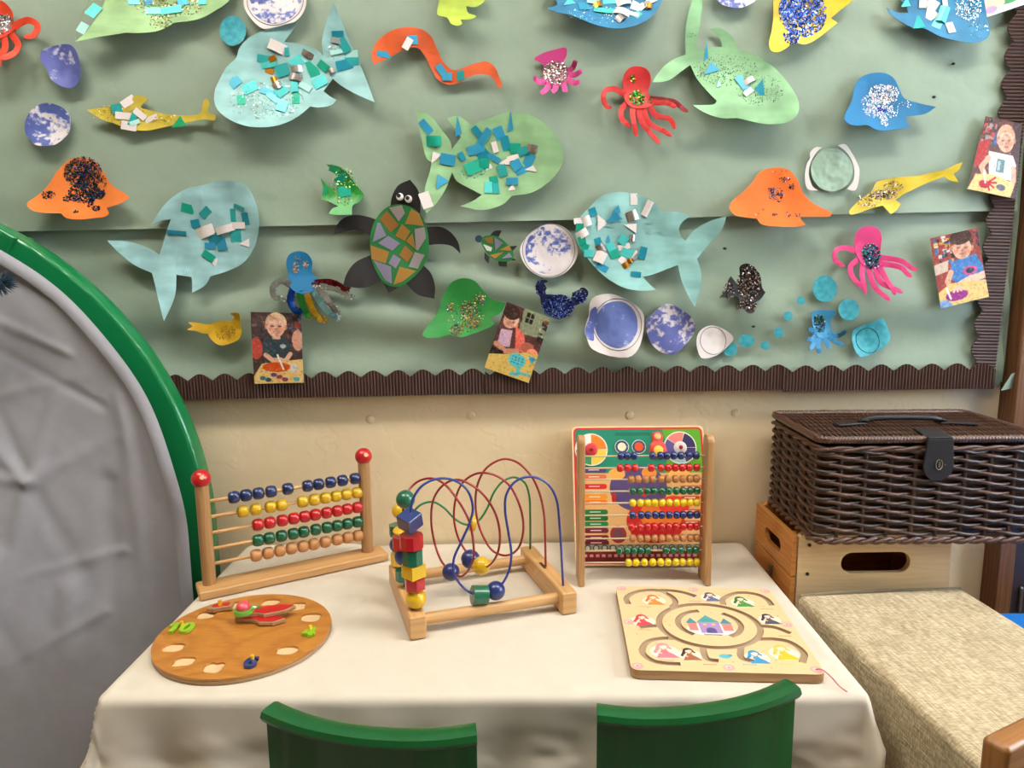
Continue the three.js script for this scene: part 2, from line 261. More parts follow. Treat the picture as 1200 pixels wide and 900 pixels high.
// tentacle ribbon in card, standing off the wall towards its tip
function arm(g, path, w, material, o = {}) {
  const c = new THREE.CatmullRomCurve3(path.map(([x, y]) => { const q = g.to(x, y, o.sheet); return new THREE.Vector3(q[0], q[1], 0); }), false, 'centripetal'), n = 26, hw = w * g.unit / 2, pos = [], idx = [];
  const lift = o.lift ?? 0.014, th = 0.0009, base = c.getPoint(0), zb = g.z(base.x, base.y);
  for (let i = 0; i <= n; i++) {
    const t = i / n, p = c.getPoint(t), d = c.getTangent(t), nx = -d.y, ny = d.x, r = hw * lerp(1, o.tip ?? 0.75, t) * Math.sqrt(Math.max(0.02, Math.min(1, (1 - t) * n / 2.2))), z = zb + lift * Math.pow(t, 1.4) * (1 + 0.3 * Math.sin(t * 5 + p.x * 90)) + 0.0003;
    for (const [s, dz] of [[-1, 0], [0, 0.0007], [1, 0], [1, -th], [-1, -th]]) pos.push(p.x + nx * r * s, p.y + ny * r * s, z + dz);
    if (i) for (let k = 0; k < 5; k++) { const a = (i - 1) * 5 + k, b = (i - 1) * 5 + (k + 1) % 5; idx.push(a, b, b + 5, a, b + 5, a + 5); }
  }
  idx.push(n * 5, n * 5 + 1, n * 5 + 2, n * 5, n * 5 + 2, n * 5 + 3, n * 5, n * 5 + 3, n * 5 + 4);
  let geo = new THREE.BufferGeometry(); geo.setAttribute('position', new THREE.Float32BufferAttribute(pos, 3)); geo.setIndex(idx);
  const uv = new Float32Array(pos.length / 3 * 2); for (let i = 0; i < pos.length / 3; i++) { uv[i * 2] = pos[i * 3]; uv[i * 2 + 1] = pos[i * 3 + 1]; } geo.setAttribute('uv', new THREE.BufferAttribute(uv, 2));
  geo = toCreasedNormals(geo, 0.8); return part(o.name ?? 'tentacle', geo, material, g);
}
const ell = (cx, cy, rx, ry, n = 14, j = 0, seed = 1) => { const r = rng(seed * 31 + Math.round(cx * 3 + cy)); return Array.from({ length: n }, (_, i) => { const t = i / n * 6.2832, k = 1 + (r() - 0.5) * j; return [cx + Math.cos(t) * rx * k, cy + Math.sin(t) * ry * k]; }); };
const S1 = fr(0, 0, 4), S2 = fr(240, 0, 4), S3 = fr(480, 0, 4), S4 = fr(680, 0, 4), S5 = fr(900, 0, 4), S6 = fr(0, 180, 4), S7 = fr(200, 190, 3.2125), S8 = fr(380, 190, 4), S9 = fr(480, 320, 5), S10 = fr(600, 210, 4.2857), S11 = fr(760, 300, 3.75), S12 = fr(840, 140, 4.092), S13 = fr(1040, 120, 2.571), PX = fr(0, 0, 1);
const WH = 'big paper whales', RAY = 'paper stingrays', OCT = 'paper octopuses', DOL = 'yellow paper dolphins', BUB = 'teal paper bubbles', PLT = 'marbled paper plates';

// whales
{
  const blueM = wash(rgb(158, 210, 210), 0.6), blueL = wash(rgb(164, 212, 216), 0.6), greenM = wash(rgb(150, 196, 142), 0.62), greenR = wash(rgb(146, 198, 146), 0.6);
  let g = cutout('paper_whale', 'pale blue paper whale with pointed tail and gold and teal scraps beside the orange eel', 'whale', S2, [[62, 440], [75, 380], [100, 320], [150, 270], [160, 230], [200, 180], [260, 150], [340, 125], [435, 110, 1], [405, 150], [370, 195, 1], [440, 205], [520, 230], [556, 262, 1], [550, 200], [570, 110], [612, 12, 1], [650, 120], [700, 240], [740, 330], [803, 488, 1], [720, 450], [650, 410], [600, 370, 1], [560, 430, 1], [590, 455], [625, 475, 1], [600, 500], [550, 512], [505, 508, 1], [460, 550], [380, 598], [280, 612], [200, 600], [120, 560], [75, 510]], blueM, { group: WH, bend: 1.2, curl: 0.012, drop: 0.015 });
  scraps(g, [[145, 385, 55, 55, 40, 'deep'], [185, 478, 36, 46, 5, 'sea'], [275, 275, 60, 34, -10], [300, 302, 75, 28, 10, 'aqua'], [365, 330, 62, 55, 15], [220, 415, 70, 50, 25], [310, 440, 80, 30, -20, 'deep'], [330, 465, 60, 26, -40], [375, 505, 46, 55, -15], [430, 290, 60, 44, 35, 'aqua'], [505, 320, 50, 75, 20, 'sea'], [555, 310, 56, 36, -40, 'sea'], [540, 385, 66, 50, 30], [365, 430, 56, 50, 40], [425, 410, 34, 50, 5], [435, 465, 36, 56, 0, 'sea'], [340, 220, 82, 46, -25, 'white', 'b'], [385, 242, 20, 36, 0], [475, 410, 60, 30, -30, 'pale'], [318, 275, 36, 26, 20, 'gold'], [302, 332, 40, 26, -20, 'gold'], [330, 382, 30, 44, 20, 'gold', 'b'], [345, 405, 46, 34, 30, 'silver', 'b'], [430, 325, 50, 30, 10, 'silver', 'b'], [430, 365, 60, 30, -15, 'silver', 'b'], [480, 252, 60, 26, -30, 'silver', 'b'], [595, 335, 32, 24, 30, 'silver', 'b'], [625, 163, 56, 28, 0, 'deep'], [620, 192, 56, 26, -10, 'grey'], [655, 215, 40, 66, 30], [690, 255, 56, 36, 0, 'pale'], [690, 288, 66, 34, 0], [655, 305, 76, 44, 12, 'deep'], [620, 245, 60, 20, 10, 'pale']]);
  glitter(g, [[300, 480, 180, 90, 320], [620, 240, 60, 40, 60]], ['#dff', '#eed', '#9cc', '#cb8'], 0.0009);
  g = cutout('paper_whale', 'pale blue paper whale turned upright with forked tail lowest, above the yellow crab', 'whale', PX, [[176, 263, 1], [185, 250], [200, 232.5], [220, 221], [240, 217], [255, 213], [272, 213], [290, 218], [301, 234], [306, 255], [303, 280], [290, 305], [271.6, 316], [248, 324, 1], [243.6, 333], [228, 343, 1], [227, 333], [225.5, 324.5, 1], [208, 322, 1], [209, 345], [199, 375.5, 1], [190, 350], [180, 320, 1], [160, 311], [140, 295], [128, 282, 1], [150, 283], [172, 290], [187.5, 299, 1], [189, 290], [194, 272.5], [200, 257, 1], [187, 258.5]], blueL, { group: WH, bend: 0.5, curl: 0.01, drop: 0.012 });
  scraps(g, [[880, 258, 62, 42, -15, 'sea'], [965, 277, 56, 36, 40, 'teal'], [915, 327, 40, 36, 10, 'deep'], [828, 370, 95, 18, -5, 'deep'], [1130, 255, 56, 20, -20], [1098, 290, 26, 60, 0], [1158, 308, 34, 56, 5, 'deep'], [965, 365, 90, 50, 20, 'white', 'b'], [1060, 355, 90, 34, 15, 'white', 'b'], [1122, 338, 66, 30, 0, 'white'], [1110, 380, 50, 66, 0, 'teal'], [1010, 400, 70, 46, 35, 'deep'], [1040, 425, 50, 56, 10, 'blue'], [985, 432, 50, 30, 0, 'blue'], [980, 480, 62, 34, -35, 'sea'], [1005, 500, 56, 40, -55, 'white', 't'], [1160, 415, 46, 46, -30, 'white', 't']], S6);
  g = cutout('paper_whale', 'pale aqua paper whale with long folded tail beside the round blue and white plate', 'whale', S10, [[320, 240], [335, 200], [390, 140], [450, 85], [530, 65], [620, 75], [700, 105], [755, 165, 1], [830, 165], [892, 185, 1], [855, 215], [835, 250, 1], [850, 290], [870, 310, 1], [910, 260], [980, 215], [1065, 188, 1], [1040, 260], [990, 320], [925, 400, 1], [942, 470], [935, 550], [905, 640, 1], [870, 570], [845, 500], [832, 430, 1], [780, 450], [700, 480], [655, 490, 1], [690, 530], [718, 555, 1], [650, 560], [570, 548], [500, 515], [430, 460], [370, 390], [330, 330], [315, 280]], wash(rgb(150, 205, 200), 0.55), { group: WH, bend: 0.3, curl: 0.013, drop: 0.012 });
  scraps(g, [[612, 100, 36, 56, 0, 'white'], [680, 147, 34, 80, -25, 'white', 'b'], [405, 165, 36, 40, 20, 'deep'], [525, 150, 46, 40, -10, 'blue', 't'], [510, 190, 90, 46, 5, 'blue', 't'], [602, 185, 60, 50, 20, 'silver', 'b'], [335, 212, 56, 30, 5, 'white'], [372, 212, 46, 50, 20, 'white', 'b'], [440, 215, 66, 70, 30, 'white', 't'], [338, 243, 40, 36, 0, 'sea'], [350, 275, 60, 40, 30, 'white', 'b'], [605, 235, 76, 46, -40, 'white', 't'], [350, 312, 38, 46, 10, 'sea'], [365, 345, 34, 40, -20, 'sea'], [382, 373, 46, 36, 0, 'aqua'], [432, 318, 36, 46, 20, 'deep'], [480, 298, 28, 38, 0, 'blue', 't'], [445, 348, 46, 44, 30, 'silver', 'b'], [493, 340, 40, 42, 25, 'aqua'], [558, 305, 46, 46, -30, 'aqua'], [603, 295, 30, 34, 0, 'silver', 'b'], [563, 340, 60, 28, 15, 'white'], [512, 376, 48, 44, 20, 'sea'], [575, 372, 60, 44, -20, 'aqua'], [655, 370, 36, 60, -15, 'deep'], [620, 385, 34, 46, -40, 'grey', 'b'], [560, 408, 46, 40, -40, 'white'], [570, 432, 36, 30, 30, 'gold', 'b'], [592, 410, 26, 26, 30, 'gold', 'b'], [440, 392, 56, 60, -25, 'white', 'b'], [450, 443, 62, 34, -30, 'blue'], [620, 478, 52, 28, -5, 'deep']]);
  g = cutout('paper_whale', 'mint green paper whale covered in teal scraps above the small turtle', 'whale', PX, [[489.5, 130, 1], [505, 137], [517, 152], [527, 165], [530, 175, 1], [540, 161, 1], [533, 151], [524, 139, 1], [536, 136], [545, 141], [552, 147, 1], [572, 139], [590, 133], [610, 132], [630, 140], [647, 155], [657, 172], [660, 185], [655, 200], [642, 215], [622, 227], [600, 230, 1], [590, 240], [565, 247], [540, 242.5, 1], [555, 236], [565, 229, 1], [552, 222], [535, 212], [530, 202, 1], [524, 220], [515, 237], [502, 252, 1], [499, 240], [500, 220], [505, 200], [506, 191, 1], [501, 187], [495, 165]], greenM, { group: WH, bend: 0.1, curl: 0.012, drop: 0.013 });
  scraps(g, [[80, 600, 70, 34, -50, 'blue'], [115, 665, 70, 46, 0, 'sea', 'b'], [118, 735, 66, 40, 35, 'white', 't'], [180, 750, 70, 50, -10, 'blue'], [145, 850, 75, 60, 30, 'blue', 't'], [225, 590, 32, 100, 5, 'blue', 't'], [472, 572, 28, 92, 0, 'blue', 't'], [318, 620, 30, 60, 40, 'deep'], [350, 645, 34, 90, -35, 'blue'], [310, 700, 80, 40, 15, 'blue'], [420, 625, 46, 60, 20, 'blue'], [450, 672, 40, 66, 15, 'deep'], [400, 690, 26, 50, 15, 'white'], [495, 695, 50, 46, 0, 'sea'], [530, 710, 46, 36, 20, 'teal'], [575, 697, 52, 34, -10, 'silver', 'b'], [350, 730, 56, 50, 40, 'deep'], [395, 740, 66, 26, -30, 'blue'], [300, 785, 80, 56, 25, 'sea'], [350, 765, 46, 46, 0, 'sea'], [370, 782, 32, 22, 20, 'white'], [450, 757, 62, 34, -10, 'white', 't'], [485, 740, 56, 24, 15, 'white'], [435, 800, 40, 56, 15, 'teal'], [500, 775, 48, 48, 30, 'blue'], [525, 803, 56, 30, 20, 'blue'], [558, 755, 46, 66, -25, 'blue'], [570, 790, 60, 30, -15, 'white', 't'], [245, 735, 28, 40, 30, 'deep'], [480, 852, 56, 34, 0, 'blue'], [478, 880, 36, 34, 0, 'white', 't'], [395, 850, 40, 46, 10, 'sea'], [370, 880, 36, 56, 0, 'aqua'], [405, 885, 30, 50, 10, 'teal'], [85, 945, 50, 75, 20, 'white']], S3);
  glitter(g, [[300, 800, 60, 50, 80], [120, 670, 30, 30, 40]], ['#1fae8c', '#37d6b0', '#9fe'], 0.0012, S3);
  g = cutout('paper_whale', 'mint green paper whale with upswept tail touching the red octopus', 'whale', S4, [[550, 230], [610, 222], [668, 216, 1], [655, 170], [610, 133, 1], [650, 128], [690, 150], [725, 190], [737, 235, 1], [800, 250], [870, 290], [930, 350], [975, 420], [1000, 490], [990, 550], [950, 585], [880, 597], [800, 590], [715, 568, 1], [640, 570], [560, 545], [508, 510, 1], [560, 508], [615, 500], [626, 485, 1], [580, 430], [540, 370], [515, 305, 1], [470, 340], [400, 390], [328, 400, 1], [360, 350], [420, 290], [495, 255, 1], [492, 180], [500, 90], [530, -10], [560, -70, 1], [572, 20], [560, 120]], greenR, { group: WH, bend: 0.8, curl: 0.013, drop: 0.016 });
  scraps(g, [[590, 240, 22, 90, 0, 'blue', 't'], [610, 320, 78, 56, 10, 'blue', 't'], [752, 395, 36, 80, 35, 'blue'], [782, 385, 56, 26, 30, 'white', 'b'], [775, 440, 50, 26, 40, 'white'], [828, 418, 66, 90, -15, 'deep', 't'], [640, 400, 26, 34, 10, 'pale', 't']]);
  glitter(g, [[680, 330, 150, 80, 300], [830, 430, 110, 80, 200], [520, 165, 20, 10, 10]], ['#2f6b45', '#3d7a4f', '#5a5238', '#2b4b3b'], 0.0009, undefined, dustMat);
  g = cutout('paper_whale', 'light green paper whale cut off by the picture top, gold glitter and teal scraps', 'whale', S1, [[505, 8, 1], [560, 40], [640, 72], [700, 93, 1], [690, 120], [655, 150], [605, 168, 1], [680, 172], [760, 160], [830, 116, 1], [920, 105], [1010, 60], [1080, 5], [1110, -100], [1000, -230], [760, -280], [580, -200], [510, -70], [495, 0, 1], [470, 100], [440, 170], [402, 220, 1], [388, 160], [400, 90], [420, 10], [450, -60], [490, -40]], wash(rgb(158, 200, 138), 0.6), { group: WH, bend: 1.4, curl: 0.014, drop: 0.018 });
  scraps(g, [[630, 8, 50, 30, 0, 'deep'], [697, 8, 46, 30, 10, 'blue'], [725, 55, 76, 32, 0, 'aqua'], [810, 52, 100, 34, 6, 'aqua'], [455, 60, 50, 66, -30, 'sea'], [420, 150, 46, 50, -30, 'pale'], [950, 8, 40, 30, 0, 'teal'], [860, 12, 46, 34, 20, 'deep']]);
  glitter(g, [[800, 30, 160, 60, 420], [770, 110, 60, 40, 120]], ['#c9a96a', '#8a6a35', '#e8d9ac', '#5d5a3a'], 0.001);
  g = cutout('paper_fish', 'bright blue paper fish with white and aqua scraps above the pink squid', 'fish', S3, [[640, 50, 1], [700, 75], [750, 85, 1], [800, 110], [880, 145], [980, 160], [1060, 140], [1130, 90], [1175, 20], [1180, -80], [1120, -180], [980, -240], [820, -200], [720, -110], [665, -60], [640, -20, 1], [690, 15], [688, 32]], wash(rgb(40, 132, 180), 0.6), { bend: 1.5, curl: 0.012, drop: 0.02 });
  scraps(g, [[745, 12, 60, 40, 10, 'aqua', 't'], [815, 35, 50, 46, 5, 'blue'], [880, 28, 40, 30, 20, 'gold', 'b'], [860, 10, 60, 24, -10, 'pale'], [905, 60, 90, 26, -12, 'aqua'], [950, 62, 50, 30, 0, 'teal'], [990, 70, 76, 40, -20, 'white', 'b'], [1040, 80, 56, 22, -15, 'white'], [980, 105, 46, 36, 40, 'silver', 'b'], [1000, 15, 70, 40, 15, 'white', 'b'], [1060, 30, 46, 60, -20, 'white'], [1060, 85, 30, 40, -40, 'aqua'], [1100, 35, 60, 30, 20, 'silver', 'b'], [1130, 8, 46, 30, 20, 'white'], [1115, 42, 30, 24, 0, 'gold', 'b'], [935, 8, 60, 30, 0, 'aqua']]);
  glitter(g, [[900, 80, 170, 50, 120]], ['#bfe6f2', '#fff', '#5bc'], 0.0009);
  g = cutout('paper_fish', 'bright blue paper fish with upturned tail and white scraps near the painted sheet', 'fish', S5, [[550, 40, 1], [600, 62], [655, 60, 1], [650, 35], [620, -10], [640, -60], [720, -120], [850, -150], [960, -100], [1005, 0], [1017, 90], [1015, 170], [980, 205], [920, 215], [850, 205], [780, 180], [720, 143], [665, 142], [610, 110], [565, 70]], wash(rgb(38, 130, 176), 0.55), { bend: 1.2, curl: 0.012, drop: 0.012 });
  scraps(g, [[695, 105, 66, 90, 0, 'teal', 't'], [755, 60, 76, 86, 20, 'white', 't'], [728, 15, 36, 40, 0, 'white'], [770, 20, 56, 40, -30, 'white'], [815, 70, 46, 76, -20, 'aqua', 'b'], [790, 110, 40, 60, -30, 'aqua'], [840, 138, 34, 56, 10, 'white'], [645, 12, 52, 44, 0, 'aqua', 't'], [828, 12, 24, 44, 10, 'white']]);
  glitter(g, [[935, 40, 60, 60, 260], [960, 140, 50, 50, 30]], ['#dfe', '#fff', '#9ab', '#cde'], 0.001);
}
// rays
{
  const ray = (label, sheet, pts, m, o) => cutout('paper_stingray', label, 'stingray', sheet, pts, m, { group: RAY, bend: 0.2, curl: 0.013, drop: 0.016, ...o });
  let g = ray('orange paper stingray with a clump of dark blue and green glitter', S6, [[165, 240], [190, 205], [240, 140], [275, 75], [330, 25], [400, 20], [450, 40], [490, 90], [530, 150], [600, 190], [628, 210, 1], [590, 235], [515, 258, 1], [525, 268], [535, 285, 1], [520, 298], [470, 305], [400, 312], [340, 305], [310, 283, 1], [240, 282], [190, 270]], card(rgb(240, 128, 48)));
  glitter(g, [[390, 90, 90, 75, 900], [400, 180, 75, 55, 500], [340, 210, 35, 20, 100], [430, 210, 20, 40, 120], [470, 190, 30, 25, 120], [240, 195, 30, 20, 70], [465, 258, 22, 12, 50], [490, 130, 16, 26, 24], [375, 275, 12, 6, 14]], ['#14204f', '#0c3b3a', '#1d2f7a', '#0b5a48', '#233', '#1a2468'], 0.0013);
  g = ray('plain orange paper stingray sprinkled with a few dark red specks', S12, [[45, 430], [60, 400], [120, 350], [170, 300], [210, 250], [280, 230], [340, 240], [380, 280], [410, 350], [450, 400], [530, 450, 1], [520, 468], [450, 470], [388, 470, 1], [395, 490], [410, 508, 1], [370, 517], [270, 515], [200, 505], [180, 478, 1], [120, 472], [70, 462]], card(rgb(242, 116, 34)));
  glitter(g, [[285, 360, 38, 40, 90], [265, 340, 20, 14, 30], [320, 288, 30, 10, 22], [360, 322, 16, 14, 14], [265, 460, 22, 10, 14], [335, 458, 10, 12, 12], [380, 460, 12, 8, 8], [300, 250, 40, 12, 8], [210, 460, 70, 40, 8]], ['#4a1018', '#301018', '#667', '#889', '#5b1a2a'], 0.0013);
  g = ray('blue paper stingray with white glitter in the middle', S5, [[320, 580], [335, 545], [380, 480], [405, 400], [440, 360], [490, 343], [550, 345], [590, 370], [615, 420], [635, 460], [690, 485], [760, 512, 1], [720, 540], [635, 552, 1], [630, 580], [640, 605, 1], [580, 615], [490, 622], [460, 612, 1], [440, 598], [380, 605], [340, 600]], card(rgb(36, 122, 174)), { curl: 0.018, bend: 0.4 });
  glitter(g, [[540, 440, 70, 45, 330], [490, 500, 60, 60, 200], [560, 500, 50, 60, 120], [530, 570, 22, 30, 70], [640, 490, 30, 20, 12]], ['#f4f4f4', '#ffffff', '#d8dde0', '#b9a9ad'], 0.0012, undefined, dustMat);
  glitter(g, [[530, 515, 24, 14, 90]], ['#12308f', '#1b44b5'], 0.0013);
  g = ray('green painted paper stingray with gold glitter beside the hanging photo print', S9, [[90, 350], [110, 310], [160, 240], [195, 140], [240, 60], [310, 30], [380, 45], [430, 100], [480, 150], [560, 175, 1], [540, 225], [470, 262, 1], [500, 292, 1], [460, 320], [380, 350], [300, 370], [240, 355, 1], [180, 370], [110, 368]], wash(rgb(36, 146, 58), 0.55), { drop: 0.014 });
  glitter(g, [[410, 150, 40, 40, 80], [345, 210, 50, 50, 150], [280, 330, 40, 30, 150], [370, 290, 50, 35, 130], [240, 200, 30, 26, 50], [330, 260, 110, 80, 150]], ['#e2d9a0', '#c9a13a', '#f4f0d8', '#4d6fae', '#2f8a4a', '#b88a20'], 0.0014);
}
// octopuses and squid
{
  const red = card(rgb(212, 40, 40), 0.55), red2 = card(rgb(226, 62, 28), 0.6), pink = card(rgb(222, 50, 122), 0.6), blue = card(rgb(22, 122, 176), 0.6), dred = card(rgb(140, 16, 26), 0.5);
  let g = cutout('paper_octopus', 'red paper octopus with green sequins on its body beside the green whale', 'octopus', S4, [[200, 400], [205, 350], [230, 320], [265, 312], [305, 322], [328, 350], [330, 390], [318, 430], [335, 460], [340, 490], [300, 512], [240, 510], [210, 480], [205, 450]], red, { group: OCT, part: 'body', curl: 0.005, drop: 0.004 });
  for (const p of [[[212, 445], [160, 420], [115, 430], [105, 470], [120, 505], [140, 518]], [[225, 475], [190, 520], [190, 570], [225, 612]], [[245, 490], [240, 560], [255, 650]], [[268, 490], [280, 570], [320, 630], [355, 690]], [[290, 490], [310, 570], [350, 610], [420, 650]], [[312, 485], [350, 545], [410, 570], [435, 615]], [[325, 482], [380, 490], [440, 512]]]) arm(g, p, 27, red, { lift: 0.022 });
  arm(g, [[325, 465], [400, 475], [450, 495], [490, 540]], 27, dred, { lift: 0.02 });
  glitter(g, [[265, 460, 36, 40, 170], [245, 370, 20, 20, 20], [330, 480, 20, 16, 14]], ['#1d7a2f', '#3fae3c', '#0f5a2a', '#c9a13a'], 0.0016);
  g = cutout('paper_octopus', 'orange-red paper octopus with a silver glitter face at the picture edge', 'octopus', S1, [[-60, 30], [-20, 0], [20, 10], [60, 55], [66, 100], [76, 140], [50, 170], [0, 195], [-60, 190], [-80, 110]], red2, { group: OCT, part: 'body', curl: 0.005, drop: 0.006 });
  for (const p of [[[60, 138], [110, 108], [160, 106], [196, 130], [185, 178], [150, 192]], [[50, 150], [98, 215], [95, 265], [58, 300]], [[25, 165], [45, 230], [28, 290], [32, 335]], [[-5, 170], [8, 250], [-15, 310]], [[-40, 170], [-40, 250], [-70, 310]]]) arm(g, p, 33, red2, { lift: 0.026 });
  glitter(g, [[15, 115, 50, 50, 420]], ['#c8c8cc', '#8e9096', '#eeeef2', '#77797f'], 0.0015);
  g = cutout('paper_octopus', 'pink paper octopus with dark green glitter belly near the teal bubbles', 'octopus', S12, [[660, 590], [665, 550], [690, 520], [735, 510], [775, 525], [790, 560], [785, 610], [780, 650], [782, 700], [740, 715], [700, 700], [670, 650]], pink, { group: OCT, part: 'body', curl: 0.005, drop: 0.004 });
  for (const p of [[[685, 640], [620, 615], [565, 630], [558, 670], [595, 706]], [[690, 660], [638, 710], [648, 770], [685, 810]], [[700, 680], [686, 760], [697, 835]], [[720, 690], [740, 790], [800, 868]], [[750, 690], [775, 780], [870, 830]], [[765, 690], [800, 770], [825, 840]], [[775, 690], [860, 710], [905, 755]], [[770, 660], [870, 680], [930, 725]]]) arm(g, p, 27, pink, { lift: 0.018 });
  glitter(g, [[738, 655, 42, 62, 420]], ['#0f4a3a', '#1d6b8a', '#123a5a', '#2f8a6a', '#a9c', '#0b2f2f'], 0.0015);
  g = cutout('paper_octopus', 'blue paper octopus with sequin-covered tentacles above a hanging photo print', 'octopus', S7, [[435, 380], [445, 350], [480, 335], [515, 345], [533, 375], [530, 410], [540, 430], [562, 445], [550, 475], [520, 495], [480, 490], [455, 470], [445, 440], [440, 410]], blue, { group: OCT, part: 'body', curl: 0.005, drop: 0.004 });
  const seq = (c) => mat(c, 0.25, { metalness: 0.8, bumpMap: crumpleTex, bumpScale: 0.004 });
  for (const [p, c, fl] of [[[[455, 462], [420, 447], [392, 470], [397, 505], [435, 520]], '#a9b0b0', ['#dfe6e6', '#8e9898']], [[[465, 470], [455, 520], [475, 555], [505, 566]], '#1b49a5', ['#2d63c8', '#1b3f90']], [[[490, 485], [508, 545], [530, 585]], '#2e8a3a', ['#4fb052', '#c9b33a']], [[[512, 490], [545, 560], [585, 600]], '#c8a02c', ['#e2c25a', '#b8861c']], [[[538, 482], [580, 540], [636, 588]], '#86b8c2', ['#b5dde4', '#dfeeee']], [[[545, 470], [590, 505], [632, 568]], '#a5a3a0', ['#d8d5d0', '#88857f']], [[[545, 455], [610, 452], [670, 482]], '#6a1720', ['#8d2430', '#4d0e16']], [[[550, 465], [630, 478], [686, 512]], '#a6b0b0', ['#dfe6e6', '#8e9898']]]) {
    arm(g, p, 26, seq(c), { lift: 0.016 }); const c3 = new THREE.CatmullRomCurve3(p.map((q) => new THREE.Vector3(q[0], q[1], 0))); const z0 = g.z; g.z = () => 0.006; glitter(g, Array.from({ length: 9 }, (_, i) => { const q = c3.getPoint(i / 8); return [q.x, q.y, 12, 12, 10]; }), fl, 0.002); g.z = z0;
  }
  glitter(g, [[478, 362, 12, 8, 10], [470, 398, 16, 20, 34], [508, 385, 12, 12, 22]], ['#e8e4e0', '#a9a5a8', '#c9b0a8'], 0.0017);
  g = cutout('paper_octopus', 'small bright blue paper octopus with green glitter beside the teal square', 'octopus', S11, [[720, 248], [760, 238], [812, 240], [820, 255], [800, 280], [800, 320], [790, 352], [740, 355], [725, 330], [720, 290]], card(rgb(58, 150, 200), 0.6), { group: OCT, part: 'body', curl: 0.004, drop: 0.004 });
  for (const p of [[[735, 335], [700, 320], [690, 312]], [[735, 342], [708, 365], [678, 358]], [[742, 348], [715, 385], [690, 405]], [[752, 350], [735, 390], [737, 425]], [[766, 348], [775, 380], [785, 402]], [[782, 342], [810, 372], [842, 390]], [[790, 335], [825, 350], [852, 326]]]) arm(g, p, 24, card(rgb(52, 140, 192), 0.6), { lift: 0.012 });
  glitter(g, [[752, 295, 26, 40, 190]], ['#14304a', '#1f6a4a', '#2a4a7a', '#8a9a5a'], 0.0015);
  g = cutout('paper_squid', 'small pink paper squid with silver glitter belly under the bright blue fish', 'squid', S3, [[585, 275], [620, 252], [680, 235], [732, 230], [735, 265], [722, 290], [742, 330], [745, 370], [720, 400], [680, 408], [640, 395], [622, 350], [630, 305]], card(rgb(210, 62, 138), 0.6), { part: 'body', curl: 0.005, drop: 0.004 });
  for (const p of [[[640, 385], [600, 388], [580, 374]], [[655, 395], [638, 428], [612, 450]], [[688, 395], [680, 425], [664, 440]], [[718, 392], [726, 425], [724, 445]], [[735, 372], [772, 396], [796, 398]], [[738, 352], [780, 354], [806, 340]], [[735, 335], [765, 320], [775, 294]]]) arm(g, p, 28, card(rgb(218, 70, 146), 0.6), { lift: 0.014 });
  glitter(g, [[683, 345, 60, 58, 520]], ['#c9bcb8', '#8a7a78', '#e8e0dc', '#6a5c5e'], 0.0014);
}
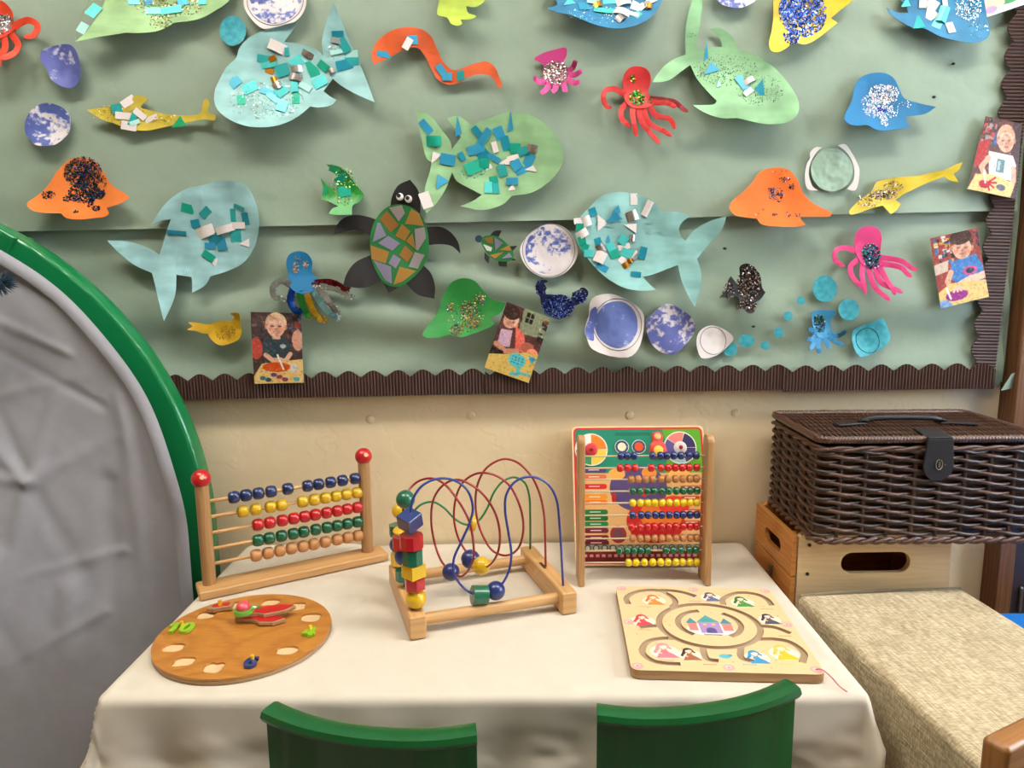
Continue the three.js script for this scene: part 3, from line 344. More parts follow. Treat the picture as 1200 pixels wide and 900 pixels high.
// dolphins, eel, fish, crabs
{
  const yel = wash(rgb(224, 200, 70), 0.55);
  let g = cutout('paper_dolphin', 'yellow paper dolphin with white and teal scraps on its back', 'dolphin', S1, [[418, 520, 1], [500, 505], [560, 500], [600, 490], [625, 450], [655, 445], [695, 465, 1], [655, 500], [720, 520], [780, 535], [870, 540], [945, 532], [960, 480], [975, 465], [990, 490], [985, 530], [1022, 545, 1], [1018, 568], [960, 562], [870, 575], [800, 590], [740, 602], [690, 612], [600, 605], [540, 580], [480, 560]], yel, { group: DOL, bend: 0, curl: 0.009, drop: 0.004 });
  scraps(g, [[600, 475, 66, 34, 35, 'white'], [552, 512, 48, 42, 10, 'teal'], [585, 545, 76, 32, -5, 'white'], [625, 548, 52, 70, 0, 'teal', 't'], [655, 535, 60, 30, -40, 'white'], [705, 555, 66, 24, 20, 'white'], [608, 592, 70, 40, -10, 'white'], [842, 572, 72, 56, 0, 'holo', 't'], [635, 575, 46, 20, 20, 'pale']]);
  glitter(g, [[560, 535, 130, 40, 160], [780, 560, 70, 25, 50]], ['#b99a2a', '#e9dc8a', '#8a7420'], 0.001);
  g = cutout('paper_dolphin', 'yellow paper dolphin with dark glitter on its flank under the torn white ring', 'dolphin', PX, [[992, 249], [1006, 235], [1021, 224], [1028, 213], [1034, 211], [1055, 207], [1075, 206], [1092, 202], [1107, 199], [1117, 194], [1125.5, 190.5, 1], [1121, 200], [1115, 204, 1], [1121, 214, 1], [1112, 212], [1105, 207, 1], [1090, 213], [1075, 220], [1060, 227], [1050, 234, 1], [1056, 239, 1], [1050, 247], [1043, 251, 1], [1034, 241, 1], [1021, 244], [994, 252]], wash(rgb(230, 200, 40), 0.5), { group: DOL, bend: 0.3, curl: 0.007, drop: 0.004 });
  glitter(g, [[800, 360, 70, 26, 240], [850, 320, 50, 26, 80], [720, 390, 60, 30, 60]], ['#6a5a2a', '#8a6a8a', '#3a3a2a', '#c9b0a0'], 0.0011, S12);
  g = cutout('paper_eel', 'wavy orange paper eel with a few teal scraps', 'eel', PX, [[440, 78, 1], [437, 68], [442, 52], [455, 40], [474, 32.5], [492, 33], [505, 42], [512, 57], [520, 73], [531, 82], [543, 80], [556, 75], [570, 73], [580, 80], [585, 92], [589, 102, 1], [585, 105.5], [580, 97], [574, 90], [562, 88], [550, 91], [538, 97], [524, 99], [512, 92], [504, 78], [497, 64], [489, 56], [476, 58], [462, 65], [450, 72]], wash(rgb(230, 92, 26), 0.6), { bend: 0, curl: 0.012, drop: 0.004, wob: 0.002 });
  scraps(g, [[451, 65, 16, 7, -5, 'blue'], [484, 47, 11, 10, 8, 'blue'], [478, 52, 14, 8, 60, 'white'], [517, 82, 8, 14, 35, 'blue'], [524, 90, 12, 9, 0, 'blue'], [540, 89, 9, 11, 8, 'teal']]);
  g = cutout('paper_fish', 'lime green leaf-shaped paper fish cut off by the picture top', 'fish', S3, [[140, 0], [135, 80], [180, 95], [200, 130], [230, 140], [250, 130], [240, 105, 1], [290, 105], [315, 90], [275, 65], [265, 28, 1], [310, 35], [350, 5], [330, -60], [240, -110], [160, -60]], wash(rgb(188, 212, 74), 0.6), { curl: 0.008, drop: 0.01 });
  g = cutout('paper_fish', 'yellow paper fish with a thick patch of dark blue glitter', 'fish', PX, [[906, 0], [905, 20], [901, 40], [896, 55], [897.5, 64], [906, 65.5], [917, 60], [927, 52.5], [940, 54.5], [955, 47.5], [970, 36], [980, 28, 1], [973, 22, 1], [982, 14], [997, 0], [985, -25], [950, -35], [920, -20]], wash(rgb(232, 204, 40), 0.5), { curl: 0.008, drop: 0.008 });
  glitter(g, [[940, 15, 28, 30, 1500], [925, 45, 10, 10, 160], [925, 12, 14, 14, 120]], ['#15307f', '#1d46b0', '#0f2058', '#2a5fd0', '#8fa8e0'], 0.0014);
  g = cutout('paper_fish', 'shiny green paper fish with spiky tail beside the large turtle', 'fish', S7, [[590, 10, 1], [640, 20], [680, 60], [710, 100], [728, 120, 1], [715, 150], [690, 165], [690, 200, 1], [640, 202], [605, 198, 1], [615, 178], [636, 168, 1], [600, 150], [568, 140, 1], [578, 110], [565, 60, 1], [600, 95], [622, 100], [628, 60]], wash(rgb(46, 158, 62), 0.4), { curl: 0.01, drop: 0.006 });
  scraps(g, [[620, 30, 40, 26, -30, 'holo'], [645, 60, 60, 30, 40, 'sea'], [580, 100, 26, 46, 10, 'holo', 't'], [655, 110, 46, 40, 10, 'sea']]);
  glitter(g, [[655, 95, 50, 70, 200]], ['#1d8a3a', '#5fd070', '#a9f0a0', '#c9b33a'], 0.0012);
  g = cutout('paper_fish', 'black paper fish coated in coppery glitter', 'fish', S11, [[400, 45], [430, 33], [465, 55], [490, 90], [500, 140], [513, 160, 1], [490, 190], [460, 210], [458, 245], [430, 250], [410, 230], [378, 235, 1], [397, 200], [385, 172, 1], [350, 183], [308, 182, 1], [340, 150], [350, 110], [362, 88, 1], [382, 112], [397, 130, 1], [404, 95]], mat('#141314', 0.6), { curl: 0.006, drop: 0.004 });
  glitter(g, [[440, 120, 50, 80, 560], [435, 215, 40, 26, 150], [350, 150, 26, 40, 60]], ['#2a2422', '#5a4640', '#151515', '#8a6a5c', '#3a3230', '#c9b8b0'], 0.0014);
  const crab = wash(rgb(226, 178, 34), 0.5);
  g = cutout('paper_crab', 'yellow painted paper crab with raised claws', 'crab', S6, [[975, 825], [990, 800], [1030, 785], [1080, 785], [1120, 800], [1135, 825], [1120, 870], [1080, 890], [1040, 898], [1000, 875], [980, 850]], crab, { part: 'body', curl: 0.006, drop: 0.004 });
  piece(g, 'claw', [[1000, 800], [988, 840], [955, 842], [925, 828], [896, 822], [912, 808], [896, 790], [930, 792], [968, 800]], crab, 0.0004); piece(g, 'claw', [[1095, 800], [1130, 825], [1135, 780], [1135, 748], [1105, 744], [1085, 750], [1105, 765], [1090, 780]], crab, 0.0004);
  glitter(g, [[1060, 840, 50, 36, 120]], ['#8a6a1a', '#b98a1a', '#5a4a1a'], 0.001, undefined, dustMat);
  const nav = mat('#16225a', 0.5);
  g = cutout('paper_crab', 'dark blue glitter-covered paper crab over a photo print', 'crab', S9, [[770, 130], [830, 125], [860, 130], [890, 125], [940, 150], [968, 180], [950, 220], [900, 260], [870, 270], [820, 250], [785, 210], [768, 170]], nav, { part: 'body', curl: 0.006, drop: 0.004 });
  piece(g, 'claw', [[800, 135], [775, 150], [745, 105], [738, 75], [760, 42], [802, 42], [806, 52], [785, 62], [803, 88], [795, 105]], nav, 0.0004); piece(g, 'claw', [[935, 160], [960, 190], [1005, 175], [1038, 140], [1044, 110], [1020, 85], [995, 90], [1005, 112], [975, 118], [955, 112], [950, 140]], nav, 0.0004);
  glitter(g, [[870, 195, 95, 68, 900], [765, 85, 28, 45, 160], [1000, 135, 42, 40, 200]], ['#16225a', '#1d2f80', '#0f1740', '#3a5ac0', '#8fa8e8'], 0.0013);
}
// turtles
{
  const blk = card('#1b1819', 0.7), shell = card(rgb(28, 120, 56), 0.6);
  const pc = { s: mat('#b9b0b6', 0.35, { metalness: 0.6 }), g: mat('#b98a45', 0.4, { metalness: 0.45 }), l: mat('#9a93b0', 0.38, { metalness: 0.5 }), b: mat('#a8763c', 0.4, { metalness: 0.45 }), w: card('#ddd5cf', 0.6) };
  let g = cutout('paper_turtle', 'large black paper turtle with googly eyes and foil mosaic shell', 'turtle', S8, [[355, 198], [430, 225], [475, 290], [492, 380], [480, 460], [430, 530], [350, 585], [290, 570], [245, 510], [217, 430], [218, 340], [240, 270], [290, 215]], shell, { part: 'shell', curl: 0.004, drop: 0.002, base: 0.0300 });
  const limbs = [['head', [[310, 210, 1], [320, 160], [350, 110], [405, 85, 1], [440, 130], [452, 180], [450, 245, 1], [380, 260]]], ['flipper', [[50, 340, 1], [60, 300], [90, 265], [140, 248], [200, 255], [260, 275, 1], [240, 355, 1], [150, 318], [100, 325]]], ['flipper', [[470, 305, 1], [550, 305], [600, 335], [630, 380], [640, 430, 1], [600, 395], [550, 385], [480, 390, 1]]], ['flipper', [[98, 580, 1], [110, 530], [150, 470], [230, 430, 1], [285, 545, 1], [200, 588]]], ['flipper', [[385, 570, 1], [450, 470, 1], [500, 520], [520, 580], [518, 640, 1], [440, 620]]], ['tail', [[270, 550, 1], [305, 612, 1], [355, 585, 1]]]];
  const z0 = g.z; g.z = (x, y) => z0(x, y) + 0.03 * Math.max(0, Math.hypot(x, y) - 0.08);
  for (const [n, p] of limbs) piece(g, n, p, blk, -0.0016);
  g.z = z0;
  for (const [k, p] of [['s', [[305, 215], [365, 203], [380, 240], [350, 278]]], ['g', [[380, 290], [410, 220], [445, 240], [468, 300]]], ['b', [[260, 265], [295, 228], [350, 295], [310, 330]]], ['l', [[228, 375], [250, 285], [262, 285], [292, 345]]], ['g', [[333, 345], [365, 290], [405, 325], [378, 370]]], ['l', [[255, 380], [300, 345], [355, 380], [320, 415]]], ['g', [[382, 370], [415, 333], [428, 408]]], ['s', [[425, 315], [470, 305], [478, 355], [440, 415], [430, 410]]], ['g', [[218, 390], [305, 420], [290, 475], [225, 455]]], ['b', [[352, 435], [380, 390], [418, 428], [390, 470]]], ['l', [[303, 475], [325, 432], [360, 455], [338, 498]]], ['s', [[397, 490], [425, 422], [472, 435], [450, 475], [440, 500]]], ['l', [[232, 460], [315, 490], [320, 570], [290, 555]]], ['g', [[327, 575], [355, 490], [432, 510], [370, 560]]]]) facet(g, 'foil_tile', p, pc[k], 0.0012);
  for (const [x, y, px, py] of [[358, 165, 353, 159], [398, 175, 394, 170]]) {
    const [ex, ey] = g.to(x, y), e = part('googly_eye', new THREE.SphereGeometry(0.0074, 20, 12).scale(1, 1, 0.4), mat('#f2f0ee', 0.2, { clearcoat: 1 }), g, [ex, ey, 0.004 + g.z(ex, ey)]); const [qx, qy] = g.to(px, py);
    part('pupil', new THREE.SphereGeometry(0.0042, 14, 8).scale(1, 1, 0.3), M.black, e, [(qx - ex) * 0.9, (qy - ey) * 0.9, 0.0026]);
  }
  g = cutout('paper_turtle', 'small paper turtle with foil mosaic shell beside the round plate', 'turtle', S8, [[745, 350], [800, 345], [850, 375], [885, 420], [885, 455], [830, 467], [780, 445], [750, 410], [736, 375]], shell, { part: 'shell', curl: 0.003, drop: 0.002 });
  for (const p of [[[770, 350, 1], [800, 322], [832, 320, 1], [815, 355, 1]], [[855, 395, 1], [905, 392, 1], [880, 420, 1]], [[870, 440, 1], [900, 460, 1], [875, 462, 1]], [[815, 455, 1], [858, 462, 1], [855, 490, 1], [820, 485]], [[750, 420, 1], [775, 445, 1], [770, 475, 1], [752, 455]]]) piece(g, 'flipper', p, blk, -0.0012);
  piece(g, 'head', ell(725, 360, 17, 17, 10), card('#18354a', 0.5), -0.0004);
  { const [ex, ey] = g.to(716, 356); part('googly_eye', new THREE.SphereGeometry(0.003, 12, 8).scale(1, 1, 0.4), mat('#eee', 0.3), g, [ex, ey, 0.004]); }
  for (const [k, p] of [['b', [[748, 358], [790, 350], [790, 383], [768, 380]]], ['l', [[797, 352], [838, 378], [802, 414]]], ['w', [[744, 384], [786, 400], [782, 418], [762, 415]]], ['g', [[822, 412], [868, 388], [876, 416]]], ['g', [[775, 436], [842, 420], [800, 452]]], ['l', [[832, 452], [868, 424], [882, 447]]]]) facet(g, 'foil_tile', p, pc[k], 0.0011);
}
// plates, discs, bubbles
{
  const marble = (seed, dens, c1 = rgb(78, 94, 164), c2 = rgb(216, 208, 210)) => {
    const t = tex(256, 256, (u, v) => { const x = u * 4, y = v * 4, w = fbm(x, y, 1e5, 4, seed) * 3; const a = 0.62 * fbm(x * 1.2 + w, y * 2.4 - w, 1e5, 5, seed + 3) + 0.38 * fbm(u * 26 + w, v * 26, 1e5, 3, seed + 8); return mixc(c2, c1, sstep(dens, dens + 0.16, a)); }); t.wrapS = t.wrapT = THREE.MirroredRepeatWrapping; t.repeat.set(6, 6); t.offset.set(0.5, 0.5); return t;
  };
  const mm = (s, d, c1, c2) => new THREE.MeshPhysicalMaterial({ map: marble(s, d, c1, c2), roughness: 0.55, side: THREE.DoubleSide, bumpMap: crumpleTex, bumpScale: 0.0015 });
  const white = card('#e4dbd8', 0.6), line = mat('#5a5f80', 0.6);
  const disc = (label, sheet, pts, m, o = {}) => cutout('paper_plate', label, 'paper plate', sheet, pts, m, { group: PLT, curl: 0.004, drop: 0.004, ...o });
  const rim = (g, cx, cy, rx, ry, w, m, dz = 0.0012, sheet) => { const A = ell(cx, cy, rx, ry, 40).map((p) => g.to(p[0], p[1], sheet)); const c = A.map(([x, y]) => [x, y, g.z(x, y) + dz]); part('drawn_circle', tube(c, w, 80, 5, true), m, g); };
  disc('crumpled blue-grey painted paper lying above the marbled disc', S1, [[200, 235], [240, 215], [290, 208], [340, 215], [365, 245], [385, 330], [380, 380], [345, 415], [290, 405], [250, 375], [225, 330], [195, 280]], mm(301, 0.32, rgb(84, 92, 160), rgb(190, 190, 214)), { wob: 0.003 });
  disc('round blue and white marbled paper disc beside the yellow dolphin', S1, ell(225, 585, 108, 103, 16, 0.07, 3), mm(311, 0.42));
  let g = disc('white paper plate with dark blue marbling cut off by the picture top', S2, [[185, -10], [190, 40], [220, 90], [275, 138], [330, 132], [380, 120], [430, 105], [470, 50], [478, -10], [440, -110], [330, -150], [220, -110]], white); piece(g, 'painted_circle', ell(332, 0, 122, 112, 20, 0.05), mm(321, 0.40), 0.0008); rim(g, 332, 0, 132, 122, 0.0006, line);
  g = disc('white paper plate with blue marbled sea beside the small turtle', S8, [[985, 320], [1060, 288], [1130, 310], [1175, 370], [1188, 430], [1140, 510], [1070, 540], [1000, 530], [940, 480], [917, 410], [940, 360]], white); piece(g, 'painted_circle', ell(1050, 412, 108, 112, 20, 0.03), mm(331, 0.46), 0.0008); rim(g, 1052, 412, 122, 124, 0.0006, line);
  g = disc('torn white paper plate with solid blue painted circle under the crab', S10, [[400, 600], [480, 575], [545, 590], [640, 650], [663, 690], [640, 830], [575, 890], [400, 850], [375, 800], [365, 760], [385, 690]], white, { wob: 0.003, drop: 0.008 }); piece(g, 'painted_circle', ell(525, 728, 108, 116, 20, 0.03), mm(341, 0.2, rgb(88, 104, 164), rgb(146, 158, 198)), 0.0008); piece(g, 'painted_edge', [[395, 660], [420, 640], [428, 690], [412, 760], [408, 810], [375, 795], [368, 755], [388, 700]], mm(343, 0.25), 0.0009); rim(g, 530, 728, 122, 128, 0.0007, line);
  disc('crinkled blue and white marbled paper disc next to the plain white plate', S10, [[690, 690], [780, 625], [850, 655], [905, 700], [918, 760], [870, 830], [795, 880], [720, 850], [680, 780], [675, 710]], mm(351, 0.36, rgb(84, 92, 156), rgb(200, 192, 194)), { wob: 0.003 });
  g = disc('plain white torn paper plate with a drawn circle', S10, [[925, 800], [945, 760], [1000, 735], [1075, 760], [1110, 800], [1060, 860], [1020, 885], [945, 895]], white); rim(g, 1010, 810, 66, 68, 0.0005, line);
  disc('blue and white marbled plate edge above the mint green whale at the picture top', S4, [[630, -10], [660, 22], [690, 35], [740, 42], [790, 25], [825, -5], [800, -80], [720, -100], [650, -70]], mm(361, 0.45));
  const tt = tex(128, 128, (u, v) => { const a = fbm(u * 14, v * 14, 14, 3, 371); return mixc(rgb(38, 138, 158), rgb(86, 178, 186), a); }, true, [12, 12]);
  const bub = new THREE.MeshPhysicalMaterial({ map: tt, roughness: 0.4, metalness: 0.15, side: THREE.DoubleSide });
  const B = (label, x, y, rx, ry = rx) => cutout('paper_bubble', label, 'bubble', PX, ell(x, y, rx, ry, 14, 0.05), bub, { group: BUB, curl: 0.001, drop: 0.001, wob: 0 });
  B('teal paper bubble beside the pale blue whale and the plate at the top', 272.5, 36, 15.5, 17.5);
  B('largest teal paper bubble beside the pink octopus', 967, 338.5, 14.3, 15.5);
  B('second largest teal paper bubble right above the small blue octopus', 995, 363, 12.4);
  for (const [x, y, r, where] of [[939, 352, 4.8, 'right beside the largest bubble'], [924, 370, 5.2, 'just left of the small blue octopus head'], [913, 390, 5.6, 'level with the small blue octopus tentacles'], [897, 405, 5, 'right next to the oval bubble']]) B('tiny teal paper bubble ' + where, x, y, r);
  B('oval teal paper bubble in the trail nearest above the white plate', 875, 399.5, 9.5, 7.3); B('teal paper bubble touching the plain white torn plate', 856, 409, 8.2);
  g = cutout('paper_tag', 'teal paper offcut with a drawn circle beside the small blue octopus', 'paper', S11, [[900, 330], [930, 310, 1], [1030, 272, 1], [1050, 310], [1064, 358, 1], [1040, 390], [970, 430], [920, 440], [898, 400]], bub, { curl: 0.004, drop: 0.004 }); rim(g, 963, 370, 50, 54, 0.0006, mat('#124a5a', 0.6));
  // torn ring with tissue in the middle
  g = cutout('tissue_disc', 'pale green crumpled tissue disc inside a torn white ring', 'tissue', S5, ell(302, 795, 98, 100, 20, 0.03), mat(rgb(150, 176, 156), 0.35, { bumpMap: crumpleTex, bumpScale: 0.004 }), { part: 'tissue', curl: 0.001, drop: 0.001, wob: 0.0008, base: 0.0245 });
  piece(g, 'torn_rim', [[330, 680, 1], [365, 675], [400, 720], [425, 770], [432, 800], [410, 890], [392, 893], [372, 885, 1], [400, 850], [408, 800], [395, 745], [365, 705]], white, 0.001);
  piece(g, 'torn_rim', [[258, 690, 1], [225, 690], [200, 715], [200, 740], [185, 765], [175, 830], [188, 885], [238, 893, 1], [212, 875], [195, 830], [195, 790], [210, 745], [240, 702]], white, 0.001);
}
// specks of tack left on the paper
for (const [x, y, where] of [[1121, 73, 'above the blue stingray, under the bright blue fish'], [1098, 112, 'off the tip of the blue stingray tail'], [885, 383, 'just below the black glitter fish'], [851, 291, 'between the black fish and the aqua whale tail']]) { const [wx, wy] = onWall(x, y); const o = part(numbered('tack_speck'), new THREE.IcosahedronGeometry(0.0032, 1).scale(1.2, 0.8, 0.6), mat('#1b2420', 0.7), scene, [wx, wy, 0.0200]); o.userData = { label: 'tiny dark tack speck on the paper ' + where, category: 'speck', group: 'tack specks' }; }

// ---- photo prints
function print(label, sheet, corners, draw, seedCurl) {
  const cv = document.createElement('canvas'); cv.width = 224; cv.height = 336; const c = cv.getContext('2d'); draw(c);
  const rn = rng(Math.round(seedCurl * 100) + 3); for (let i = 0; i < 900; i++) { c.fillStyle = `rgba(${rn() > 0.5 ? '255,240,220' : '30,10,10'},${0.05 + rn() * 0.09})`; c.fillRect(rn() * 224, rn() * 336, 3 + rn() * 9, 3 + rn() * 9); }
  const sm = document.createElement('canvas'); sm.width = 84; sm.height = 126; const q2 = sm.getContext('2d'); q2.imageSmoothingEnabled = true; q2.imageSmoothingQuality = 'high'; q2.drawImage(cv, 0, 0, 84, 126);
  const t = new THREE.CanvasTexture(sm); t.colorSpace = THREE.SRGBColorSpace;
  const P = corners.map(sheet).map((p) => onWall(p[0], p[1])), cx = P.reduce((a, p) => a + p[0], 0) / 4, cy = P.reduce((a, p) => a + p[1], 0) / 4;
  const g = thing('photo_print', label, 'photo', [cx, cy, 0.0360], 0, 'photo prints on the display');
  const q = (u, v, dz) => { const a = mixc([...P[3], 0], [...P[2], 0], u), b = mixc([...P[0], 0], [...P[1], 0], u), p = mixc(a, b, v); return [p[0] - cx, p[1] - cy, 0.004 * Math.sin(v * 2.6 + seedCurl) + 0.003 * (u - 0.5) * (v - 0.5) + dz]; };
  part('picture', gridGeo(8, 12, (u, v) => [...q(u, v, 0.0004), u, v]), new THREE.MeshPhysicalMaterial({ map: t, roughness: 0.3, side: THREE.FrontSide }), g);
  part('paper_back', gridGeo(8, 12, (u, v) => [...q(u, v, 0), u, v]), mat('#e8e6e2', 0.7), g);
}
const css = (r, g, b) => `rgb(${r},${g},${b})`;
function blob(c, x, y, rx, ry, f, a = 0) {
  c.save(); c.translate(x, y); c.rotate(a); c.scale(rx, ry); c.fillStyle = f; c.beginPath(); c.arc(0, 0, 1, 0, 7); c.fill(); c.restore();
}
// body tones of the printed photographs: the same colour, mottled
function tone(c, x, y, rx, ry, f, seed = 1) { blob(c, x, y, rx, ry, f); const r = rng(seed + Math.round(x * 7 + y)); c.save(); c.beginPath(); c.ellipse(x, y, rx, ry, 0, 0, 7); c.clip(); for (let i = 0; i < 26; i++) { c.fillStyle = i % 2 ? 'rgba(255,224,200,.10)' : 'rgba(90,30,20,.09)'; c.beginPath(); c.ellipse(x + (r() - 0.5) * 2 * rx, y + (r() - 0.5) * 2 * ry, rx * (0.2 + r() * 0.4), ry * (0.2 + r() * 0.4), 0, 0, 7); c.fill(); } c.restore(); }
function poly(c, f, ...p) { c.fillStyle = f; c.beginPath(); p.forEach((q, i) => (i ? c.lineTo(...q) : c.moveTo(...q))); c.closePath(); c.fill(); }
function stroke(c, f, w, ...p) { c.strokeStyle = f; c.lineWidth = w; c.lineCap = 'round'; c.lineJoin = 'round'; c.beginPath(); p.forEach((q, i) => (i ? c.lineTo(...q) : c.moveTo(...q))); c.stroke(); }
function clutter(c, x, y, w, h, n, seed, cols) { const r = rng(seed); for (let i = 0; i < n; i++) { c.fillStyle = cols[Math.floor(r() * cols.length)]; c.fillRect(x + r() * w, y + r() * h, 4 + r() * 22, 4 + r() * 26); } }
const skin = css(222, 168, 140), skin2 = css(196, 134, 106), skinL = css(236, 190, 164);
function face(c, x, y, s, hair, tilt = 0, down = false) {
  c.save(); c.translate(x, y); c.rotate(tilt);
  tone(c, 0, -8 * s, 38 * s, 40 * s, hair); blob(c, -34 * s, 6 * s, 6 * s, 10 * s, skin2); blob(c, 34 * s, 6 * s, 6 * s, 10 * s, skin2);
  tone(c, 0, 7 * s, 32 * s, 37 * s, skin, 3); tone(c, 0, -8 * s, 25 * s, 15 * s, skinL, 4); blob(c, -18 * s, 16 * s, 9 * s, 8 * s, 'rgba(214,110,96,.4)'); blob(c, 18 * s, 16 * s, 9 * s, 8 * s, 'rgba(214,110,96,.4)');
  for (const k of [-1, 1]) { blob(c, k * 13 * s, 3 * s, 8 * s, 5 * s, 'rgba(130,70,56,.45)'); stroke(c, css(74, 44, 40), (down ? 2.4 : 3.6) * s, [k * 13 * s - 4 * s, (down ? 6 : 3) * s], [k * 13 * s + 4 * s, (down ? 6 : 3) * s]); stroke(c, 'rgba(110,70,50,.6)', 2 * s, [k * 13 * s - 6 * s, -5 * s], [k * 13 * s + 6 * s, -5 * s]); }
  blob(c, 1 * s, 14 * s, 5 * s, 4 * s, 'rgba(170,96,80,.7)'); stroke(c, css(160, 74, 70), (down ? 2.5 : 5) * s, [-8 * s, 26 * s], [8 * s, 26 * s]); if (!down) stroke(c, '#e6dcd6', 2 * s, [-6 * s, 25.5 * s], [6 * s, 25.5 * s]);
  c.restore();
}
print('photo print of a smiling child in a dark teal top painting with orange', S7, [[305, 563], [497, 568], [505, 828], [322, 832]], (c) => {
  c.fillStyle = css(70, 52, 52); c.fillRect(0, 0, 224, 336); clutter(c, 0, 0, 60, 130, 26, 5, [css(40, 30, 34), css(120, 90, 90), css(96, 60, 60), css(60, 60, 70)]); clutter(c, 160, 0, 64, 150, 30, 6, [css(30, 30, 40), css(60, 90, 140), css(150, 60, 50), css(120, 110, 110)]);
  blob(c, 18, 170, 30, 50, css(186, 70, 60)); blob(c, 205, 130, 26, 50, css(210, 150, 130));
  poly(c, css(48, 66, 74), [55, 120], [160, 118], [178, 200], [160, 235], [60, 235], [44, 190]); blob(c, 138, 158, 14, 10, css(170, 180, 180)); c.fillStyle = skin; c.fillRect(92, 100, 36, 26);
  face(c, 110, 60, 1.25, css(222, 190, 150), 0.05); stroke(c, skin, 22, [60, 200], [90, 225], [125, 222]); stroke(c, skin, 20, [170, 195], [150, 225], [130, 228]);
  poly(c, css(226, 190, 120), [0, 300], [40, 240], [224, 220], [224, 336], [0, 336]); blob(c, 105, 258, 62, 24, css(206, 78, 24)); stroke(c, css(236, 232, 226), 9, [112, 200], [136, 268]); blob(c, 184, 262, 18, 20, css(216, 210, 214));
  for (const [x, y, k] of [[90, 295, css(70, 60, 110)], [115, 305, css(150, 50, 70)], [140, 318, css(120, 40, 60)], [40, 310, css(60, 110, 120)], [64, 318, css(40, 70, 90)], [192, 318, css(60, 170, 190)]]) blob(c, x, y, 14, 10, k);
}, 0.4);
print('photo print of a child in profile bending over a teal paper whale', S9, [[570, 168], [825, 262], [697, 640], [440, 550]], (c) => {
  c.fillStyle = css(84, 48, 46); c.fillRect(0, 0, 224, 336); poly(c, css(132, 140, 110), [90, 0], [224, 0], [224, 110], [100, 120]); for (let i = 0; i < 7; i++) stroke(c, css(112, 122, 94), 2, [100 + i * 14, 8], [108 + i * 14, 110]);
  for (const [x, y] of [[112, 12], [134, 12], [112, 40], [134, 40]]) { c.fillStyle = '#16181a'; c.fillRect(x, y, 16, 22); } clutter(c, 190, 20, 34, 90, 14, 15, ['#222', '#ddd', css(120, 60, 50)]);
  poly(c, css(226, 100, 84), [78, 92], [130, 120], [170, 210], [110, 200]); blob(c, 165, 175, 34, 26, css(170, 92, 70)); blob(c, 195, 195, 28, 24, css(236, 140, 110));
  poly(c, css(196, 158, 180), [16, 130], [70, 120], [82, 200], [20, 215]); face(c, 52, 70, 1.1, css(58, 36, 32), 0.5, true); blob(c, 40, 40, 42, 34, css(52, 34, 30));
  stroke(c, skin2, 24, [14, 205], [70, 225], [122, 206]); c.fillStyle = '#191415'; c.fillRect(0, 228, 60, 34);
  poly(c, css(214, 180, 92), [0, 262], [70, 240], [160, 200], [224, 190], [224, 336], [0, 336]); blob(c, 136, 250, 42, 34, css(84, 190, 196)); stroke(c, css(84, 190, 196), 18, [150, 270], [160, 316], [130, 320]); stroke(c, css(84, 190, 196), 12, [160, 305], [215, 300]); for (let i = 0; i < 12; i++) blob(c, 112 + (i % 4) * 16, 236 + Math.floor(i / 4) * 14, 4, 4, css(40, 120, 150)); poly(c, css(40, 150, 200), [180, 208], [224, 214], [206, 242]);
}, 1.0);
print('photo print of a toddler in a white top painting a red octopus', S13, [[293, 42], [402, 65], [375, 292], [230, 262]], (c) => {
  c.fillStyle = css(96, 56, 52); c.fillRect(0, 0, 224, 336); clutter(c, 0, 0, 90, 110, 40, 25, ['#2a2426', css(150, 140, 140), css(80, 70, 80), css(190, 60, 50)]); poly(c, css(60, 30, 34), [170, 0], [224, 0], [224, 336], [190, 336]); c.fillStyle = css(50, 90, 150); c.fillRect(78, 60, 20, 60);
  poly(c, css(170, 40, 44), [0, 120], [60, 90], [50, 220], [0, 230]); poly(c, css(232, 230, 228), [60, 150], [190, 150], [212, 190], [192, 262], [84, 262], [70, 190]); c.fillStyle = css(90, 130, 140); c.fillRect(112, 175, 40, 60); c.fillStyle = css(170, 190, 190); c.fillRect(118, 185, 14, 44);
  face(c, 142, 82, 1.35, css(226, 170, 130), -0.15, true); stroke(c, skin, 26, [66, 180], [40, 225], [66, 262]); stroke(c, skin, 24, [200, 205], [206, 260], [186, 290]);
  poly(c, css(226, 196, 128), [20, 262], [110, 248], [214, 272], [200, 336], [0, 336]); blob(c, 70, 300, 26, 18, css(182, 24, 50)); for (const a of [-0.6, 0, 0.6, 1.2]) stroke(c, css(182, 24, 50), 8, [84, 290], [84 + 40 * Math.cos(a), 284 + 40 * Math.sin(a)]); stroke(c, '#f2eeea', 8, [56, 240], [74, 292]); blob(c, 150, 300, 22, 14, css(90, 90, 110));
}, 1.6);
